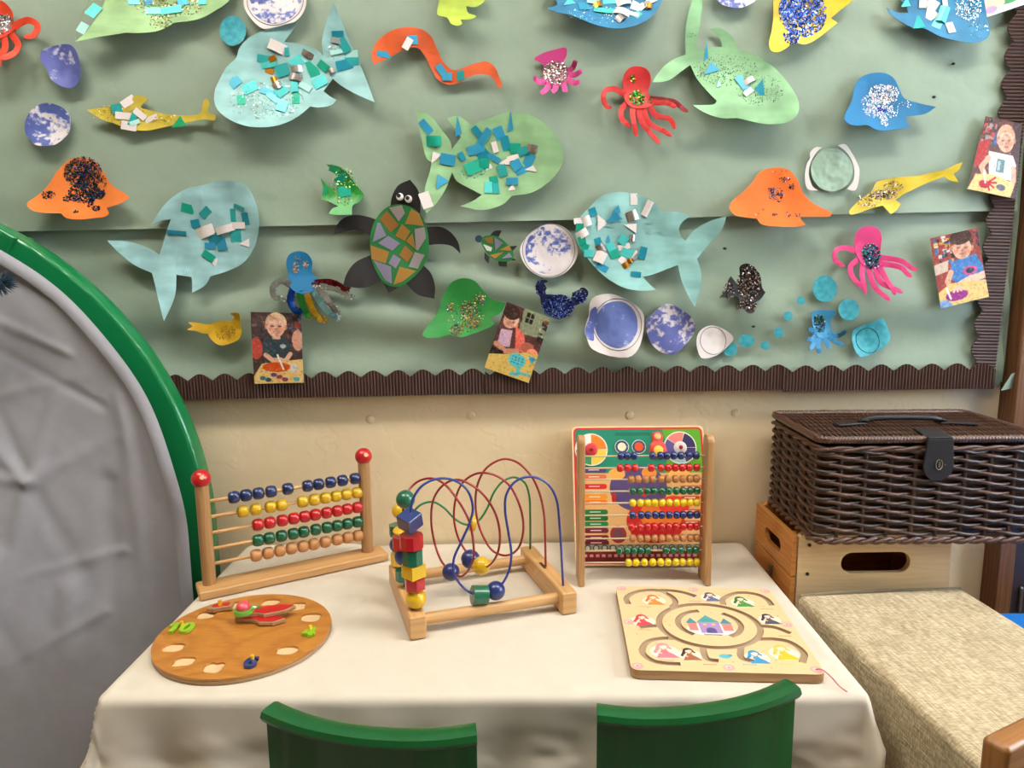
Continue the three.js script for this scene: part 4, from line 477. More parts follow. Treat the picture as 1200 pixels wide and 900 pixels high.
print('photo print of a child in a blue top painting a purple octopus', S13, [[127, 410], [268, 378], [297, 585], [152, 620]], (c) => {
  c.fillStyle = css(150, 64, 58); c.fillRect(0, 0, 224, 336); clutter(c, 0, 0, 90, 120, 46, 35, ['#2a2a30', css(60, 110, 160), css(220, 210, 200), css(160, 50, 50), css(210, 150, 60)]); poly(c, css(206, 186, 170), [0, 130], [70, 120], [60, 170], [0, 180]); clutter(c, 190, 10, 30, 60, 10, 36, ['#223', css(90, 60, 60)]);
  poly(c, css(64, 122, 190), [80, 130], [200, 120], [222, 180], [216, 250], [110, 250], [66, 210]); blob(c, 160, 190, 34, 22, css(200, 80, 140)); blob(c, 160, 190, 20, 13, css(40, 50, 80));
  face(c, 142, 70, 1.35, css(70, 44, 36), 0.2, true); blob(c, 140, 26, 52, 34, css(66, 42, 34)); stroke(c, skin, 26, [72, 180], [50, 220], [60, 250]); stroke(c, skinL, 34, [224, 225], [150, 232], [100, 250]);
  poly(c, css(226, 192, 120), [0, 262], [60, 230], [224, 250], [224, 336], [0, 336]); blob(c, 82, 292, 52, 26, css(150, 40, 130)); for (const k of [0, 1, 2, 3]) stroke(c, skinL, 11, [84, 248], [70 + k * 18, 274]); stroke(c, '#f2eeee', 9, [40, 250], [52, 302]); poly(c, css(130, 170, 220), [0, 306], [30, 300], [60, 336], [0, 336]);
}, 2.2);
{ // corner of a painted sheet
  const cv = document.createElement('canvas'); cv.width = 200; cv.height = 160; const c = cv.getContext('2d'); c.fillStyle = '#f0ece4'; c.fillRect(0, 0, 200, 160); blob(c, 96, 96, 60, 30, css(70, 150, 90)); blob(c, 40, 110, 44, 26, css(232, 190, 170)); blob(c, 150, 90, 40, 22, css(226, 190, 110)); blob(c, 24, 134, 26, 16, css(180, 150, 190));
  const t = new THREE.CanvasTexture(cv); t.colorSpace = THREE.SRGBColorSpace; const P = [[1000, -90], [1230, -90], [1230, 14], [1018, 84]].map(S5).map((p) => onWall(p[0], p[1]));
  const o = part('painted_sheet', gridGeo(8, 6, (u, v) => { const p = mixc(mixc([...P[3], 0], [...P[2], 0], u), mixc([...P[0], 0], [...P[1], 0], u), v); return [p[0], p[1], 0.033 + 0.003 * u, u, v]; }), new THREE.MeshPhysicalMaterial({ map: t, roughness: 0.5, side: THREE.DoubleSide }), scene); o.userData = { label: 'painted white sheet with green and pink patches at the top of the border', category: 'painting' };
}

// ---------------------------------------------------------------- left: green arch with grey drape
const ARC = { x: -1.278, y: 0.645, R: 0.664 };
{
  const plast = mat(rgb(14, 118, 66), 0.28, { clearcoat: 0.3, clearcoatRoughness: 0.2 });
  const g = thing('play_arch', 'large green plastic play arch behind the grey drape', 'arch', [ARC.x, 0, 0.115]);
  const ring = (R, w) => { const s = new THREE.Shape(); s.moveTo(R, 0); s.lineTo(R, ARC.y); s.absarc(0, ARC.y, R, 0, Math.PI, false); s.lineTo(-R, 0); s.lineTo(-R + w, 0); s.lineTo(-R + w, ARC.y); s.absarc(0, ARC.y, R - w, Math.PI, 0, true); s.lineTo(R - w, 0); s.closePath(); return s; };
  part('arch_frame', toCreasedNormals(new THREE.ExtrudeGeometry(ring(ARC.R - 0.008, 0.074), { depth: 0.028, bevelEnabled: true, bevelSize: 0.008, bevelThickness: 0.008, bevelSegments: 4, curveSegments: 64 })  .translate(0, 0, -0.008), 0.5), plast, g);
  const a = 1.02; part('joint_rib', new RoundedBoxGeometry(0.088, 0.006, 0.05, 2, 0.002), plast, g, [Math.cos(a) * (ARC.R - 0.044), ARC.y + Math.sin(a) * (ARC.R - 0.044), 0.006], [0, 0, a]);
  const clothTex = tex(256, 256, (u, v) => { const a = 0.5 + 0.5 * Math.sin(u * 6.2832 * 64), b = 0.5 + 0.5 * Math.sin(v * 6.2832 * 64), n = fbm(u * 8, v * 8, 8, 3, 401); return mixc(rgb(168, 168, 174), rgb(154, 154, 161), 0.3 * a + 0.3 * b + 0.5 * n); }, true, [8, 8]);
  const cm = new THREE.MeshPhysicalMaterial({ map: clothTex, roughness: 0.8, sheen: 0.2, sheenColor: new THREE.Color(0.7, 0.7, 0.75), sheenRoughness: 0.6, side: THREE.DoubleSide });
  const d = thing('grey_drape', 'plain grey cloth draped down over the green play arch', 'drape', [ARC.x, 0, 0.18]);
  const Ri = 0.640;
  // creases where the cloth was folded and caught: [x0, y0, x1, y1, height, width] in the drape's own frame
  const CR = [[0.36, 0.76, 0.16, 0.98, 0.005, 0.012], [0.36, 0.76, 0.20, 0.78, 0.004, 0.012], [0.36, 0.76, 0.44, 0.98, 0.004, 0.012], [0.36, 0.76, 0.52, 0.84, 0.004, 0.014], [0.36, 0.76, 0.30, 0.50, 0.004, 0.014], [0.36, 0.76, 0.46, 0.55, -0.004, 0.016], [0.36, 0.76, 0.26, 1.05, -0.004, 0.012], [0.54, 0.92, 0.56, 0.45, 0.006, 0.016], [0.50, 0.75, 0.49, 0.30, -0.006, 0.02], [0.45, 1.0, 0.20, 1.12, 0.004, 0.01], [0.50, 0.90, 0.30, 1.02, -0.003, 0.01], [0.20, 0.9, 0.50, 0.96, 0.003, 0.01], [0.42, 0.55, 0.40, 0.20, 0.006, 0.02], [0.30, 0.62, 0.24, 0.25, 0.005, 0.018], [0.18, 0.7, 0.34, 0.42, -0.004, 0.014], [0.52, 0.62, 0.34, 0.58, 0.003, 0.01], [0.48, 0.50, 0.28, 0.40, 0.003, 0.01]];
  const sheetZ = (x, y) => {
    let z = 0.026 * (fbm(x * 2.2 + 3, y * 1.3 + 5, 1e5, 2, 417) - 0.42) + 0.005 * (fbm(x * 7 + 2, y * 4 + x * 3, 1e5, 3, 419) - 0.5) + 0.0022 * (fbm(x * 22 + y * 9, y * 14, 1e5, 2, 423) - 0.5);
    for (const [a, b, c, e, h, w] of CR) { const ux = c - a, uy = e - b, t = ((x - a) * ux + (y - b) * uy) / (ux * ux + uy * uy), tc = Math.min(1, Math.max(0, t)), q = Math.hypot(x - a - ux * tc, y - b - uy * tc); z += h * Math.exp(-(q * q) / (w * w)) * (1 - 0.7 * tc); }
    return z + 0.10 * sstep(1.1, 0.1, y) * sstep(0.62, 0.2, x);
  };
  part('cloth', gridGeo(220, 220, (u, v) => {
    const f = (1 - u) * Math.PI, x = Math.cos(f) * Ri, top = ARC.y + Math.sin(f) * Ri, y = lerp(0.012, top, v), edge = sstep(0, 0.07, Ri - (y > ARC.y ? Math.hypot(x, y - ARC.y) : Math.abs(x)));
    return [x, y, 0.008 + Math.max(-0.006, sheetZ(x, y)) * edge, x, y];
  }), cm, d);
  part('hem', gridGeo(200, 5, (u, v) => { const s = u * 2; let x, y; const R = lerp(0.626, 0.648, v) + 0.003 * Math.sin(u * 23); if (s < 0.35) { x = R; y = lerp(0.02, ARC.y, s / 0.35); } else { const f = (s - 0.35) / 1.65 * Math.PI; x = Math.cos(f) * R; y = ARC.y + Math.sin(f) * R; } return [x, y, 0.0135 + 0.003 * Math.sin(v * Math.PI) + 0.005 * (1 - v) + 0.003 * Math.sin(u * 60), u * 2.6, v * 0.03]; }), cm, d);
  // fluffy toy tail resting in a fold of the cloth
  const fluff = thing('fluffy_tail', 'dark blue-grey fluffy tuft resting against the grey drape', 'fluff', [-0.912, 1.128, 0.246]), rf = rng(77), fg = [];
  for (let i = 0; i < 420; i++) { const t = rf() * 6.283, k = rf() * 2 - 1, s = Math.sqrt(1 - k * k), dir = new THREE.Vector3(Math.cos(t) * s, k * 0.8, Math.sin(t) * s).normalize(); const c = new THREE.ConeGeometry(0.0022, 0.030, 4, 1, true); c.applyQuaternion(new THREE.Quaternion().setFromUnitVectors(new THREE.Vector3(0, 1, 0), dir)); c.translate(dir.x * 0.026 + rf() * 0.008, dir.y * 0.012, dir.z * 0.014); fg.push(c); }
  const fur = part('fur', join(fg), mat('#2f4a5c', 0.9), fluff); fur.userData.kind = 'stuff'; part('core', new THREE.SphereGeometry(1, 16, 10).scale(0.028, 0.014, 0.016), mat('#263c4c', 0.95), fluff);
}

// ---------------------------------------------------------------- table and cloth
const TB = 0.55, TX0 = -0.592, TX1 = 0.478, TZ0 = 0.012, TZ1 = 0.558;
{
  const t = thing('low_table', 'low rectangular classroom table hidden under the cream cloth', 'table', [(TX0 + TX1) / 2, 0, (TZ0 + TZ1) / 2]);
  const w = TX1 - TX0 - 0.012, d = TZ1 - TZ0 - 0.012; part('tabletop', rbox(w, 0.025, d, 0.008), M.ply, t, [0, TB - 0.0165, 0]);
  for (const sx of [-1, 1]) for (const sz of [-1, 1]) part('leg', rodGeo(0.016, TB - 0.03), M.steel, t, [sx * (w / 2 - 0.06), (TB - 0.03) / 2, sz * (d / 2 - 0.06)]);
  const ct = tex(256, 256, (u, v) => { const a = 0.5 + 0.5 * Math.sin(u * 6.2832 * 80), b = 0.5 + 0.5 * Math.sin(v * 6.2832 * 80), n = fbm(u * 6, v * 6, 6, 4, 431); return mixc(rgb(218, 208, 192), rgb(204, 194, 176), 0.25 * a + 0.25 * b + 0.5 * n); }, true, [6, 6]);
  const cm = new THREE.MeshPhysicalMaterial({ map: ct, roughness: 0.75, sheen: 0.15, sheenColor: new THREE.Color(1, 0.97, 0.9), side: THREE.DoubleSide });
  const O = 0.205, NX = 220, NZ = 140, W = TX1 - TX0, D = TZ1 - TZ0;
  const wrinkle = (x, z) => 0.018 * (fbm(x * 4 + z * 3 + 3, z * 9 - x * 2 + 2, 1e5, 3, 441) - 0.5) + 0.004 * (fbm(x * 16, z * 11 + x * 6, 1e5, 2, 447) - 0.5) - 0.003 * Math.max(0, 1 - Math.abs(fbm(x * 4 + 7, z * 5 + x, 1e5, 3, 449) - 0.5) / 0.02);
  // the cloth lies flat under what stands on it: [x, z, half length, half width, turn]
  const feet = [[-0.443, 0.152, 0.182, 0.03, 0.525], [-0.075, 0.264, 0.148, 0.115, 0.32], [0.2345, 0.194, 0.126, 0.026, 0], [0.249, 0.13, 0.14, 0.012, 0], [-0.45, 0.402, 0.118, 0.118, 0], [-0.45, 0.402, 0.12, 0.12, 0.785], [0.306, 0.396, 0.139, 0.141, -0.054]];
  const flatAt = (x, z) => { let k = 1; for (const [fx, fz, a, b, t2] of feet) { const dx = x - fx, dz = z - fz, c = Math.cos(t2), s2 = Math.sin(t2), u = Math.abs(dx * c - dz * s2) - a, v = Math.abs(dx * s2 + dz * c) - b; k *= sstep(0.008, 0.04, Math.hypot(Math.max(u, 0), Math.max(v, 0))); } return k; };
  const o = part('tablecloth', gridGeo(NX, NZ, (u, v) => {
    const s = lerp(TX0 - O, TX1 + O, u), t2 = lerp(TZ0, TZ1 + O, v), cx = Math.min(TX1, Math.max(TX0, s)), cz = Math.min(TZ1, t2), ox = s - cx, oz = t2 - cz, dd = Math.hypot(ox, oz);
    if (dd < 1e-6) return [s, TB + 0.0006 + Math.max(0, 0.0012 + wrinkle(s, t2)) * flatAt(s, t2) * sstep(0, 0.02, Math.min(TZ1 - t2, s - TX0, TX1 - s) + 0.01), t2, s, t2];
    const nx = ox / dd, nz = oz / dd, r = nx < -0.6 ? 0.006 : 0.012, bend = Math.min(1, dd / (r * 1.57)), corner = Math.abs(nx * nz) * 2;
    const along = cx + cz * 0.8 + Math.atan2(ox, oz) * 0.12, k = sstep(0.0, 0.2, dd);
    let fold = k * (0.012 * Math.sin(along * 26 + Math.sin(along * 9) * 1.4) + 0.008 * Math.sin(along * 51 + 2)) + 0.05 * corner * k;
    fold = Math.max(-0.006, fold + 0.010 * k + k * 0.045 * (fbm(along * 7 + dd * 6, dd * 14 - along * 4, 1e5, 3, 453) - 0.5)); if (nx < -0.6 && nz < 0.3) { fold *= 0.1; } if (nx > 0.6 && nz < 0.4) fold *= 0.12; if (nx > 0.2) fold = Math.min(fold, 0.012 + 0.02 * nz);
    const out = r * Math.sin(bend * Math.PI / 2) + fold, down = r * (1 - Math.cos(bend * Math.PI / 2)) + Math.max(0, dd - r * 1.57) * (1 - 0.08 * corner);
    return [cx + nx * out, TB + 0.001 - down, cz + nz * out, s, t2];
  }), cm, scene);
  o.userData = { label: 'cream cotton cloth spread over the low table and hanging in folds', category: 'tablecloth' };
}

// ---------------------------------------------------------------- toys on the table
const gloss = (c, r = 0.3) => mat(c, r, { clearcoat: 0.5, clearcoatRoughness: 0.2 });
const TOY = { navy: gloss(rgb(28, 44, 92)), yellow: gloss(rgb(214, 172, 26)), red: gloss(rgb(196, 26, 34)), green: gloss(rgb(16, 96, 62)), wood: new THREE.MeshPhysicalMaterial({ map: woodTex(rgb(212, 156, 102), rgb(188, 128, 78), 21), roughness: 0.45 }) };
const TOYB = { navy: gloss(rgb(26, 46, 110), 0.25), yellow: gloss(rgb(232, 200, 20), 0.25), red: gloss(rgb(204, 24, 30), 0.25), green: gloss(rgb(20, 100, 66), 0.25), wood: new THREE.MeshPhysicalMaterial({ map: woodTex(rgb(196, 138, 86), rgb(170, 112, 64), 22), roughness: 0.4 }) };
function beadGeo(r, half, hole, k = 0.5) {       // axis along x, pierced
  const p = []; for (let i = 0; i <= 16; i++) { const t = -1 + 2 * i / 16; p.push(new THREE.Vector2(Math.max(hole, hole + (r - hole) * Math.pow(1 - Math.pow(Math.abs(t), 2.6), k)), t * half)); }
  p.unshift(new THREE.Vector2(hole, -half)); p.push(new THREE.Vector2(hole, half)); return new THREE.LatheGeometry(p, 22).rotateZ(Math.PI / 2);
}
{ // five-row abacus, built along its own x from the foot of one post to the foot of the other
  const ang = 30.09 * Math.PI / 180, L = 0.3053, g = thing('bead_abacus', 'wooden bead abacus with red ball tops and five coloured rows', 'abacus', [-0.448, TB + 0.002, 0.1556], ang);
  part('base', rbox(0.362, 0.016, 0.058, 0.004), M.beech, g, [0.006, 0.008, 0.006]);
  for (const s of [-1, 1]) { part('post', rodGeo(0.0122, 0.192), M.beechDark, g, [s * L / 2, 0.016 + 0.096, 0]); const b = part('ball_top', new THREE.SphereGeometry(0.0172, 28, 20), gloss(rgb(190, 22, 28)), g, [s * L / 2, 0.2185, 0]); part('plug', new THREE.CylinderGeometry(0.004, 0.004, 0.002, 14).rotateX(Math.PI / 2 - 0.35), M.ply, b, [0, 0.0062, 0.0158]); }
  const rows = [['navy', 0.1585, [0.0536, 0.0751, 0.0974, 0.1207, 0.152, 0.1901, 0.2118, 0.2355, 0.2596, 0.2854]], ['yellow', 0.1283, [0.0676, 0.0913, 0.1178, 0.1392, 0.1787, 0.2016, 0.2239, 0.2454, 0.2667, 0.2884]], ['red', 0.0973, [0.0928, 0.1147, 0.1382, 0.1601, 0.1815, 0.2024, 0.2245, 0.246, 0.2666, 0.2879]], ['green', 0.0665, [0.0912, 0.1121, 0.1348, 0.1572, 0.1778, 0.2012, 0.2237, 0.2445, 0.2656, 0.2869]], ['wood', 0.0372, [0.0859, 0.108, 0.1303, 0.1523, 0.1746, 0.1959, 0.2189, 0.2431, 0.2651, 0.2865]]];
  const bg = beadGeo(0.0117, 0.0107, 0.0036, 0.44);
  for (const [k, y, xs] of rows) { const rod = part('rod', rodGeo(0.0034, L, 'x'), M.beech, g, [0, y + 0.016, 0]); for (const x of xs) part('bead', bg, TOY[k], rod, [x - L / 2, 0, 0]); }
}
{ // ten-row abacus
  const g = thing('counting_frame', 'wooden counting frame with ten rows of small beads', 'abacus', [0.2345, TB + 0.0043, 0.194]);
  for (const s of [-1, 1]) { const sh = new THREE.Shape(); sh.moveTo(-0.024, 0); sh.lineTo(0.024, 0); sh.lineTo(0.019, 0.10); sh.lineTo(0.015, 0.270); sh.quadraticCurveTo(0.013, 0.281, 0, 0.281); sh.quadraticCurveTo(-0.013, 0.281, -0.015, 0.270); sh.lineTo(-0.019, 0.10); sh.closePath(); part('post', metreUV(new THREE.ExtrudeGeometry(sh, { depth: 0.009, bevelEnabled: true, bevelSize: 0.002, bevelThickness: 0.002, bevelSegments: 2, curveSegments: 8 }).translate(0, 0, -0.0045).rotateY(Math.PI / 2), 'y'), M.beechDark, g, [s * 0.1185, 0, 0]); }
  const rows = [['navy', .797, [.19, .202, .215, .249, .264, .276, .289, .302, .317, .33]], ['red', .774, [.189, .203, .217, .247, .265, .279, .292, .305, .318, .332]], ['wood', .752, [.21, .223, .237, .25, .266, .279, .293, .307, .32, .332]], ['green', .729, [.214, .227, .241, .254, .268, .281, .295, .308, .321, .334]], ['yellow', .706, [.214, .228, .242, .255, .269, .282, .296, .309, .322, .334]], ['navy', .682, [.214, .23, .243, .257, .269, .283, .297, .309, .322, .335]], ['red', .659, [.212, .229, .243, .256, .27, .283, .296, .31, .323, .335]], ['wood', .636, [.215, .229, .242, .256, .27, .283, .297, .31, .324, .336]], ['green', .612, [.19, .205, .218, .231, .244, .278, .292, .307, .323, .335]], ['yellow', .588, [.208, .222, .238, .254, .269, .283, .298, .311, .325, .338]]];
  const bg = beadGeo(0.0076, 0.0064, 0.0016, 0.5), rodM = mat('#c9b694', 0.4);
  for (const [k, y, xs] of rows) { const rod = part('rod', rodGeo(0.0015, 0.236, 'x', 10), rodM, g, [0, y - TB - 0.0043, 0]); for (const x of xs) part('bead', bg, TOYB[k], rod, [x - 0.2345, 0, 0]); }
}
{ // printed activity board leaning on the wall
  const W = 0.275, H = 0.283, cv = document.createElement('canvas'); cv.width = 1024; cv.height = 1054; const c = cv.getContext('2d'), S = 1024 / 700;
  c.scale(S, S); // drawn on a 700 x 720 sheet
  c.fillStyle = css(236, 206, 160); c.fillRect(0, 0, 700, 720); c.fillStyle = css(206, 34, 40); c.beginPath(); c.roundRect(8, 8, 684, 704, 26); c.fill();
  c.save(); c.beginPath(); c.roundRect(18, 18, 664, 684, 18); c.clip(); c.fillStyle = css(30, 132, 104); c.fillRect(0, 0, 700, 260); c.fillStyle = css(96, 168, 40); c.beginPath(); c.moveTo(470, 0); c.quadraticCurveTo(520, 120, 480, 260); c.lineTo(700, 260); c.lineTo(700, 0); c.fill();
  c.fillStyle = css(226, 176, 116); c.fillRect(0, 250, 700, 470); blob(c, 340, 330, 150, 120, css(88, 72, 120)); blob(c, 400, 250, 40, 30, css(240, 150, 60)); blob(c, 230, 255, 44, 30, css(246, 170, 80)); blob(c, 560, 265, 60, 40, css(250, 180, 90));
  blob(c, 420, 500, 150, 110, css(200, 40, 34)); blob(c, 450, 470, 110, 80, css(232, 120, 40)); blob(c, 520, 420, 80, 50, css(236, 60, 44)); blob(c, 400, 560, 110, 50, css(190, 30, 34)); blob(c, 370, 350, 20, 24, css(212, 40, 30)); blob(c, 210, 380, 12, 30, css(190, 40, 30)); blob(c, 225, 565, 42, 44, css(150, 50, 60)); blob(c, 225, 565, 24, 26, css(110, 70, 80));
  for (const [y, f] of [[232, css(90, 60, 110)], [268, css(226, 110, 60)], [318, css(214, 40, 34)], [372, css(240, 150, 40)], [400, css(244, 130, 30)], [450, css(40, 120, 60)], [482, css(30, 110, 50)], [512, css(30, 130, 70)], [544, css(120, 40, 60)], [580, css(130, 36, 50)], [606, css(100, 30, 40)]]) { c.fillStyle = f; c.beginPath(); c.roundRect(50, y - 12, 126, 26, 13); c.fill(); c.fillStyle = 'rgba(255,246,232,.8)'; c.fillRect(82, y - 2, 56, 5); }
  for (const y of [318, 372, 440, 498]) { c.fillStyle = css(200, 50, 40); c.fillRect(560, y, 92, 18); c.fillStyle = '#f6e6d0'; c.fillRect(576, y + 6, 58, 5); blob(c, 664, y + 8, 12, 12, css(230, 110, 50)); }
  c.fillStyle = css(150, 140, 120); c.fillRect(40, 616, 620, 34); for (let i = 0; i < 14; i++) { blob(c, 66 + i * 43, 633, 17, 17, css(50, 70, 70)); blob(c, 66 + i * 43, 633, 11, 11, css(190, 190, 176)); } c.fillStyle = css(120, 34, 44); c.fillRect(20, 652, 660, 60); for (let i = 0; i < 20; i++) { c.fillStyle = css(220, 150, 140); c.fillRect(44 + i * 31, 664, 18, 14); }
  for (const [x, y, f] of [[330, 285, '#f2d070'], [420, 285, '#e9a050'], [300, 340, '#b04a90'], [420, 340, '#3c7ab0'], [520, 340, '#a8c860'], [360, 400, '#e8c030']]) blob(c, x, y, 13, 13, f);
  c.fillStyle = css(24, 110, 86); c.beginPath(); c.roundRect(228, 34, 190, 18, 9); c.fill(); c.restore();
  const t = new THREE.CanvasTexture(cv); t.colorSpace = THREE.SRGBColorSpace;
  const sh = new THREE.Shape(), r = 0.012; sh.moveTo(-W / 2 + r, 0); sh.lineTo(W / 2 - r, 0); sh.quadraticCurveTo(W / 2, 0, W / 2, r); sh.lineTo(W / 2, H - r); sh.quadraticCurveTo(W / 2, H, W / 2 - r, H); sh.lineTo(-W / 2 + r, H); sh.quadraticCurveTo(-W / 2, H, -W / 2, H - r); sh.lineTo(-W / 2, r); sh.quadraticCurveTo(-W / 2, 0, -W / 2 + r, 0);
  const g = thing('activity_board', 'square printed calendar activity board with red edge leaning on the wall', 'toy board', [0.249, TB + 0.002, 0.125]); g.rotation.x = -Math.atan2(0.11, 0.26);
  part('board', new THREE.ExtrudeGeometry(sh, { depth: 0.009, bevelEnabled: false, curveSegments: 6 }), M.ply, g, [0, 0, 0]);
  const fg = new THREE.ShapeGeometry(sh, 6), fp = fg.attributes.position, fu = fg.attributes.uv; for (let i = 0; i < fp.count; i++) fu.setXY(i, fp.getX(i) / W + 0.5, fp.getY(i) / H); part('printed_face', fg, new THREE.MeshPhysicalMaterial({ map: t, roughness: 0.35 }), g, [0, 0, 0.0095]);
  const at = (x, y) => [(x / 700 - 0.5) * W, (1 - y / 720) * H];
  const wheel = (name, x, y, R, cols, knob) => { const [wx, wy] = at(x, y), w = part(name, new THREE.CylinderGeometry(R, R, 0.002, 40).rotateX(Math.PI / 2), mat('#e9e4d8', 0.4), g, [wx, wy, 0.0108]); const n = cols.length; cols.forEach((k, i) => part('segment', new THREE.CircleGeometry(R * 0.93, 14, i / n * 6.2832 + 0.02, 6.2832 / n - 0.04), mat(k, 0.4), w, [0, 0, 0.0013])); if (knob) { part('pointer', new THREE.CylinderGeometry(R * 0.28, R * 0.4, 0.003, 20).rotateX(Math.PI / 2), mat(knob, 0.4), w, [0, 0, 0.003]); part('knob', new THREE.SphereGeometry(0.0042, 16, 12), gloss(rgb(170, 20, 40)), w, [0, 0, 0.008]); } return w; };
  wheel('season_wheel', 100, 125, 0.034, [rgb(236, 128, 34), rgb(238, 234, 226), rgb(60, 130, 80), rgb(232, 200, 70)], rgb(214, 60, 70));
  wheel('mood_wheel', 570, 118, 0.034, [rgb(48, 42, 92), rgb(236, 130, 120), rgb(90, 80, 140), rgb(140, 190, 200), rgb(60, 52, 110)], rgb(230, 220, 216));
  const moon = wheel('moon_disc', 262, 112, 0.0145, [rgb(40, 60, 110)]); part('moon', new THREE.CircleGeometry(0.009, 20), mat(rgb(238, 228, 190), 0.4), moon, [0, 0, 0.0016]);
  const sun = wheel('sun_disc', 352, 112, 0.0145, [rgb(40, 80, 120)]); part('sun', new THREE.CircleGeometry(0.0095, 9), mat(rgb(228, 80, 34), 0.4), sun, [0, 0, 0.0016]);
  const [dx, dy] = at(452, 100), doll = part('doll_slider', toCreasedNormals(new THREE.LatheGeometry([[0, 0], [0.015, 0], [0.019, 0.012], [0.016, 0.026], [0.010, 0.032], [0.0125, 0.042], [0.009, 0.051], [0, 0.053]].map((p) => new THREE.Vector2(...p)), 24).scale(1, 1, 0.3), 0.6), mat(rgb(214, 56, 44), 0.4), g, [dx, dy - 0.026, 0.012]);
  part('face', new THREE.SphereGeometry(0.0075, 18, 12).scale(1, 1, 0.4), mat(rgb(240, 190, 130), 0.4), doll, [0, 0.042, 0.003]); part('apron', new THREE.SphereGeometry(0.011, 18, 12).scale(1, 1, 0.4), mat(rgb(240, 196, 60), 0.4), doll, [0, 0.013, 0.003]); part('hair', new THREE.SphereGeometry(0.0068, 18, 8, 0, 6.3, 0, 1.2).scale(1.1, 0.7, 0.4), mat(rgb(236, 130, 40), 0.4), doll, [0, 0.0455, 0.0036]);
}
{ // bead maze
  const g = thing('bead_maze', 'wooden bead maze with looping red, blue and green wires', 'bead maze', [-0.075, TB + 0.002, 0.264], Math.atan2(0.315, 0.949));
  for (const s of [-1, 1]) { const b = part('foot_bar', rbox(0.0285, 0.0395, 0.226, 0.0035, 'z'), M.beech, g, [s * 0.132, 0.0197, 0]); if (s > 0) part('name_stamp', new THREE.PlaneGeometry(0.006, 0.03).rotateX(-Math.PI / 2), mat('#4a3524', 0.6), b, [-0.004, 0.0201, -0.01]); }
  for (const v of [-0.088, 0.088]) part('dowel', rodGeo(0.0098, 0.24, 'x', 18), M.beech, g, [0, 0.021, v]);
  const blue = [[-.129, .038, .083], [-0.1305, 0.09, 0.083], [-0.1314, 0.1298, 0.083], [-0.1335, 0.1689, 0.083], [-0.1328, 0.2034, 0.083], [-0.1284, 0.2257, 0.083], [-0.1148, 0.2452, 0.083], [-0.096, 0.2546, 0.083], [-0.0734, 0.255, 0.083], [-0.0509, 0.245, 0.083], [-0.0359, 0.2272, 0.083], [-0.0294, 0.1991, 0.083], [-0.0349, 0.1761, 0.083], [-0.0491, 0.1463, 0.083], [-0.0634, 0.1165, 0.083], [-0.0639, 0.0926, 0.083], [-0.0528, 0.0688, 0.083], [-0.0315, 0.0493, 0.083], [-0.0076, 0.0443, 0.083], [0.0127, 0.0527, 0.083], [0.0293, 0.0749, 0.083], [0.0366, 0.1067, 0.083], [0.0321, 0.1478, 0.083], [0.0266, 0.1887, 0.083], [0.0289, 0.2162, 0.083], [0.0432, 0.2365, 0.083], [0.0634, 0.2435, 0.083], [0.0838, 0.2403, 0.083], [0.1044, 0.2262, 0.083], [0.119, 0.1983, 0.083], [0.1253, 0.1443, 0.083], [0.1318, 0.0385, 0.083]];
  const green = [[-.13, .038, -.095], [-.129, .10, -.095], [-.118, .128, -.095], [-0.0993, 0.1429, -0.095], [-0.0838, 0.1558, -0.095], [-0.062, 0.1587, -0.095], [-0.0405, 0.145, -0.095], [-0.0189, 0.1199, -0.095], [0.0032, 0.1058, -0.095], [0.026, 0.1099, -0.095], [0.0447, 0.1329, -0.095], [0.0589, 0.1634, -0.095], [0.0777, 0.1843, -0.095], [0.101, 0.1902, -0.095], [0.122, 0.1775, -0.095], [0.1313, 0.151, -0.095], [0.1334, 0.1086, -0.095], [0.133, 0.0385, -0.095]];
  const red = [[-.133, .038, -.005], [-.133, .12, -.005], [-.128, .18, -.02], [-0.11, 0.1986, -0.06], [-0.095, 0.2111, -0.06], [-0.0762, 0.2218, -0.038], [-0.0609, 0.2232, 0.006], [-0.045, 0.2028, 0.039], [-0.0285, 0.1681, 0.05], [-0.0213, 0.1264, 0.05], [-0.019, 0.0928, 0.039], [-0.0242, 0.0614, 0.017], [-0.0337, 0.0436, -0.005], [-0.0453, 0.0462, -0.027], [-0.0583, 0.0611, -0.0435], [-0.0668, 0.0912, -0.06], [-0.072, 0.1359, -0.06], [-0.0689, 0.1782, -0.049], [-0.0551, 0.2125, -0.0215], [-0.0365, 0.2276, 0.006], [-0.0177, 0.223, 0.028], [0.0004, 0.2073, 0.05], [0.0202, 0.1704, 0.05], [0.0267, 0.1325, 0.05], [0.0245, 0.0952, 0.039], [0.0147, 0.0599, 0.006], [0.0029, 0.0547, -0.0215], [-0.0106, 0.0722, -0.0435], [-0.0213, 0.0942, -0.06], [-0.0291, 0.1351, -0.06], [-0.0241, 0.1862, -0.049], [-0.0118, 0.2171, -0.027], [0.0079, 0.2326, -0.005], [0.0309, 0.2313, 0.017], [0.049, 0.2172, 0.039], [0.0639, 0.1818, 0.05], [0.0699, 0.1437, 0.05], [0.0669, 0.1064, 0.039], [0.0589, 0.0828, 0.017], [0.0484, 0.0726, -0.005], [0.0332, 0.0771, -0.027], [0.0179, 0.111, -0.049], [0.01, 0.1562, -0.049], [0.0122, 0.2029, -0.038], [0.0269, 0.2346, -0.027], [0.054, 0.251, -0.016], [0.0782, 0.2447, -0.0105], [0.1024, 0.2203, -0.005], [0.1199, 0.1839, -0.005], [0.1287, 0.1436, -0.005], [0.1309, 0.1036, -0.005], [0.1321, 0.0385, -0.005]];
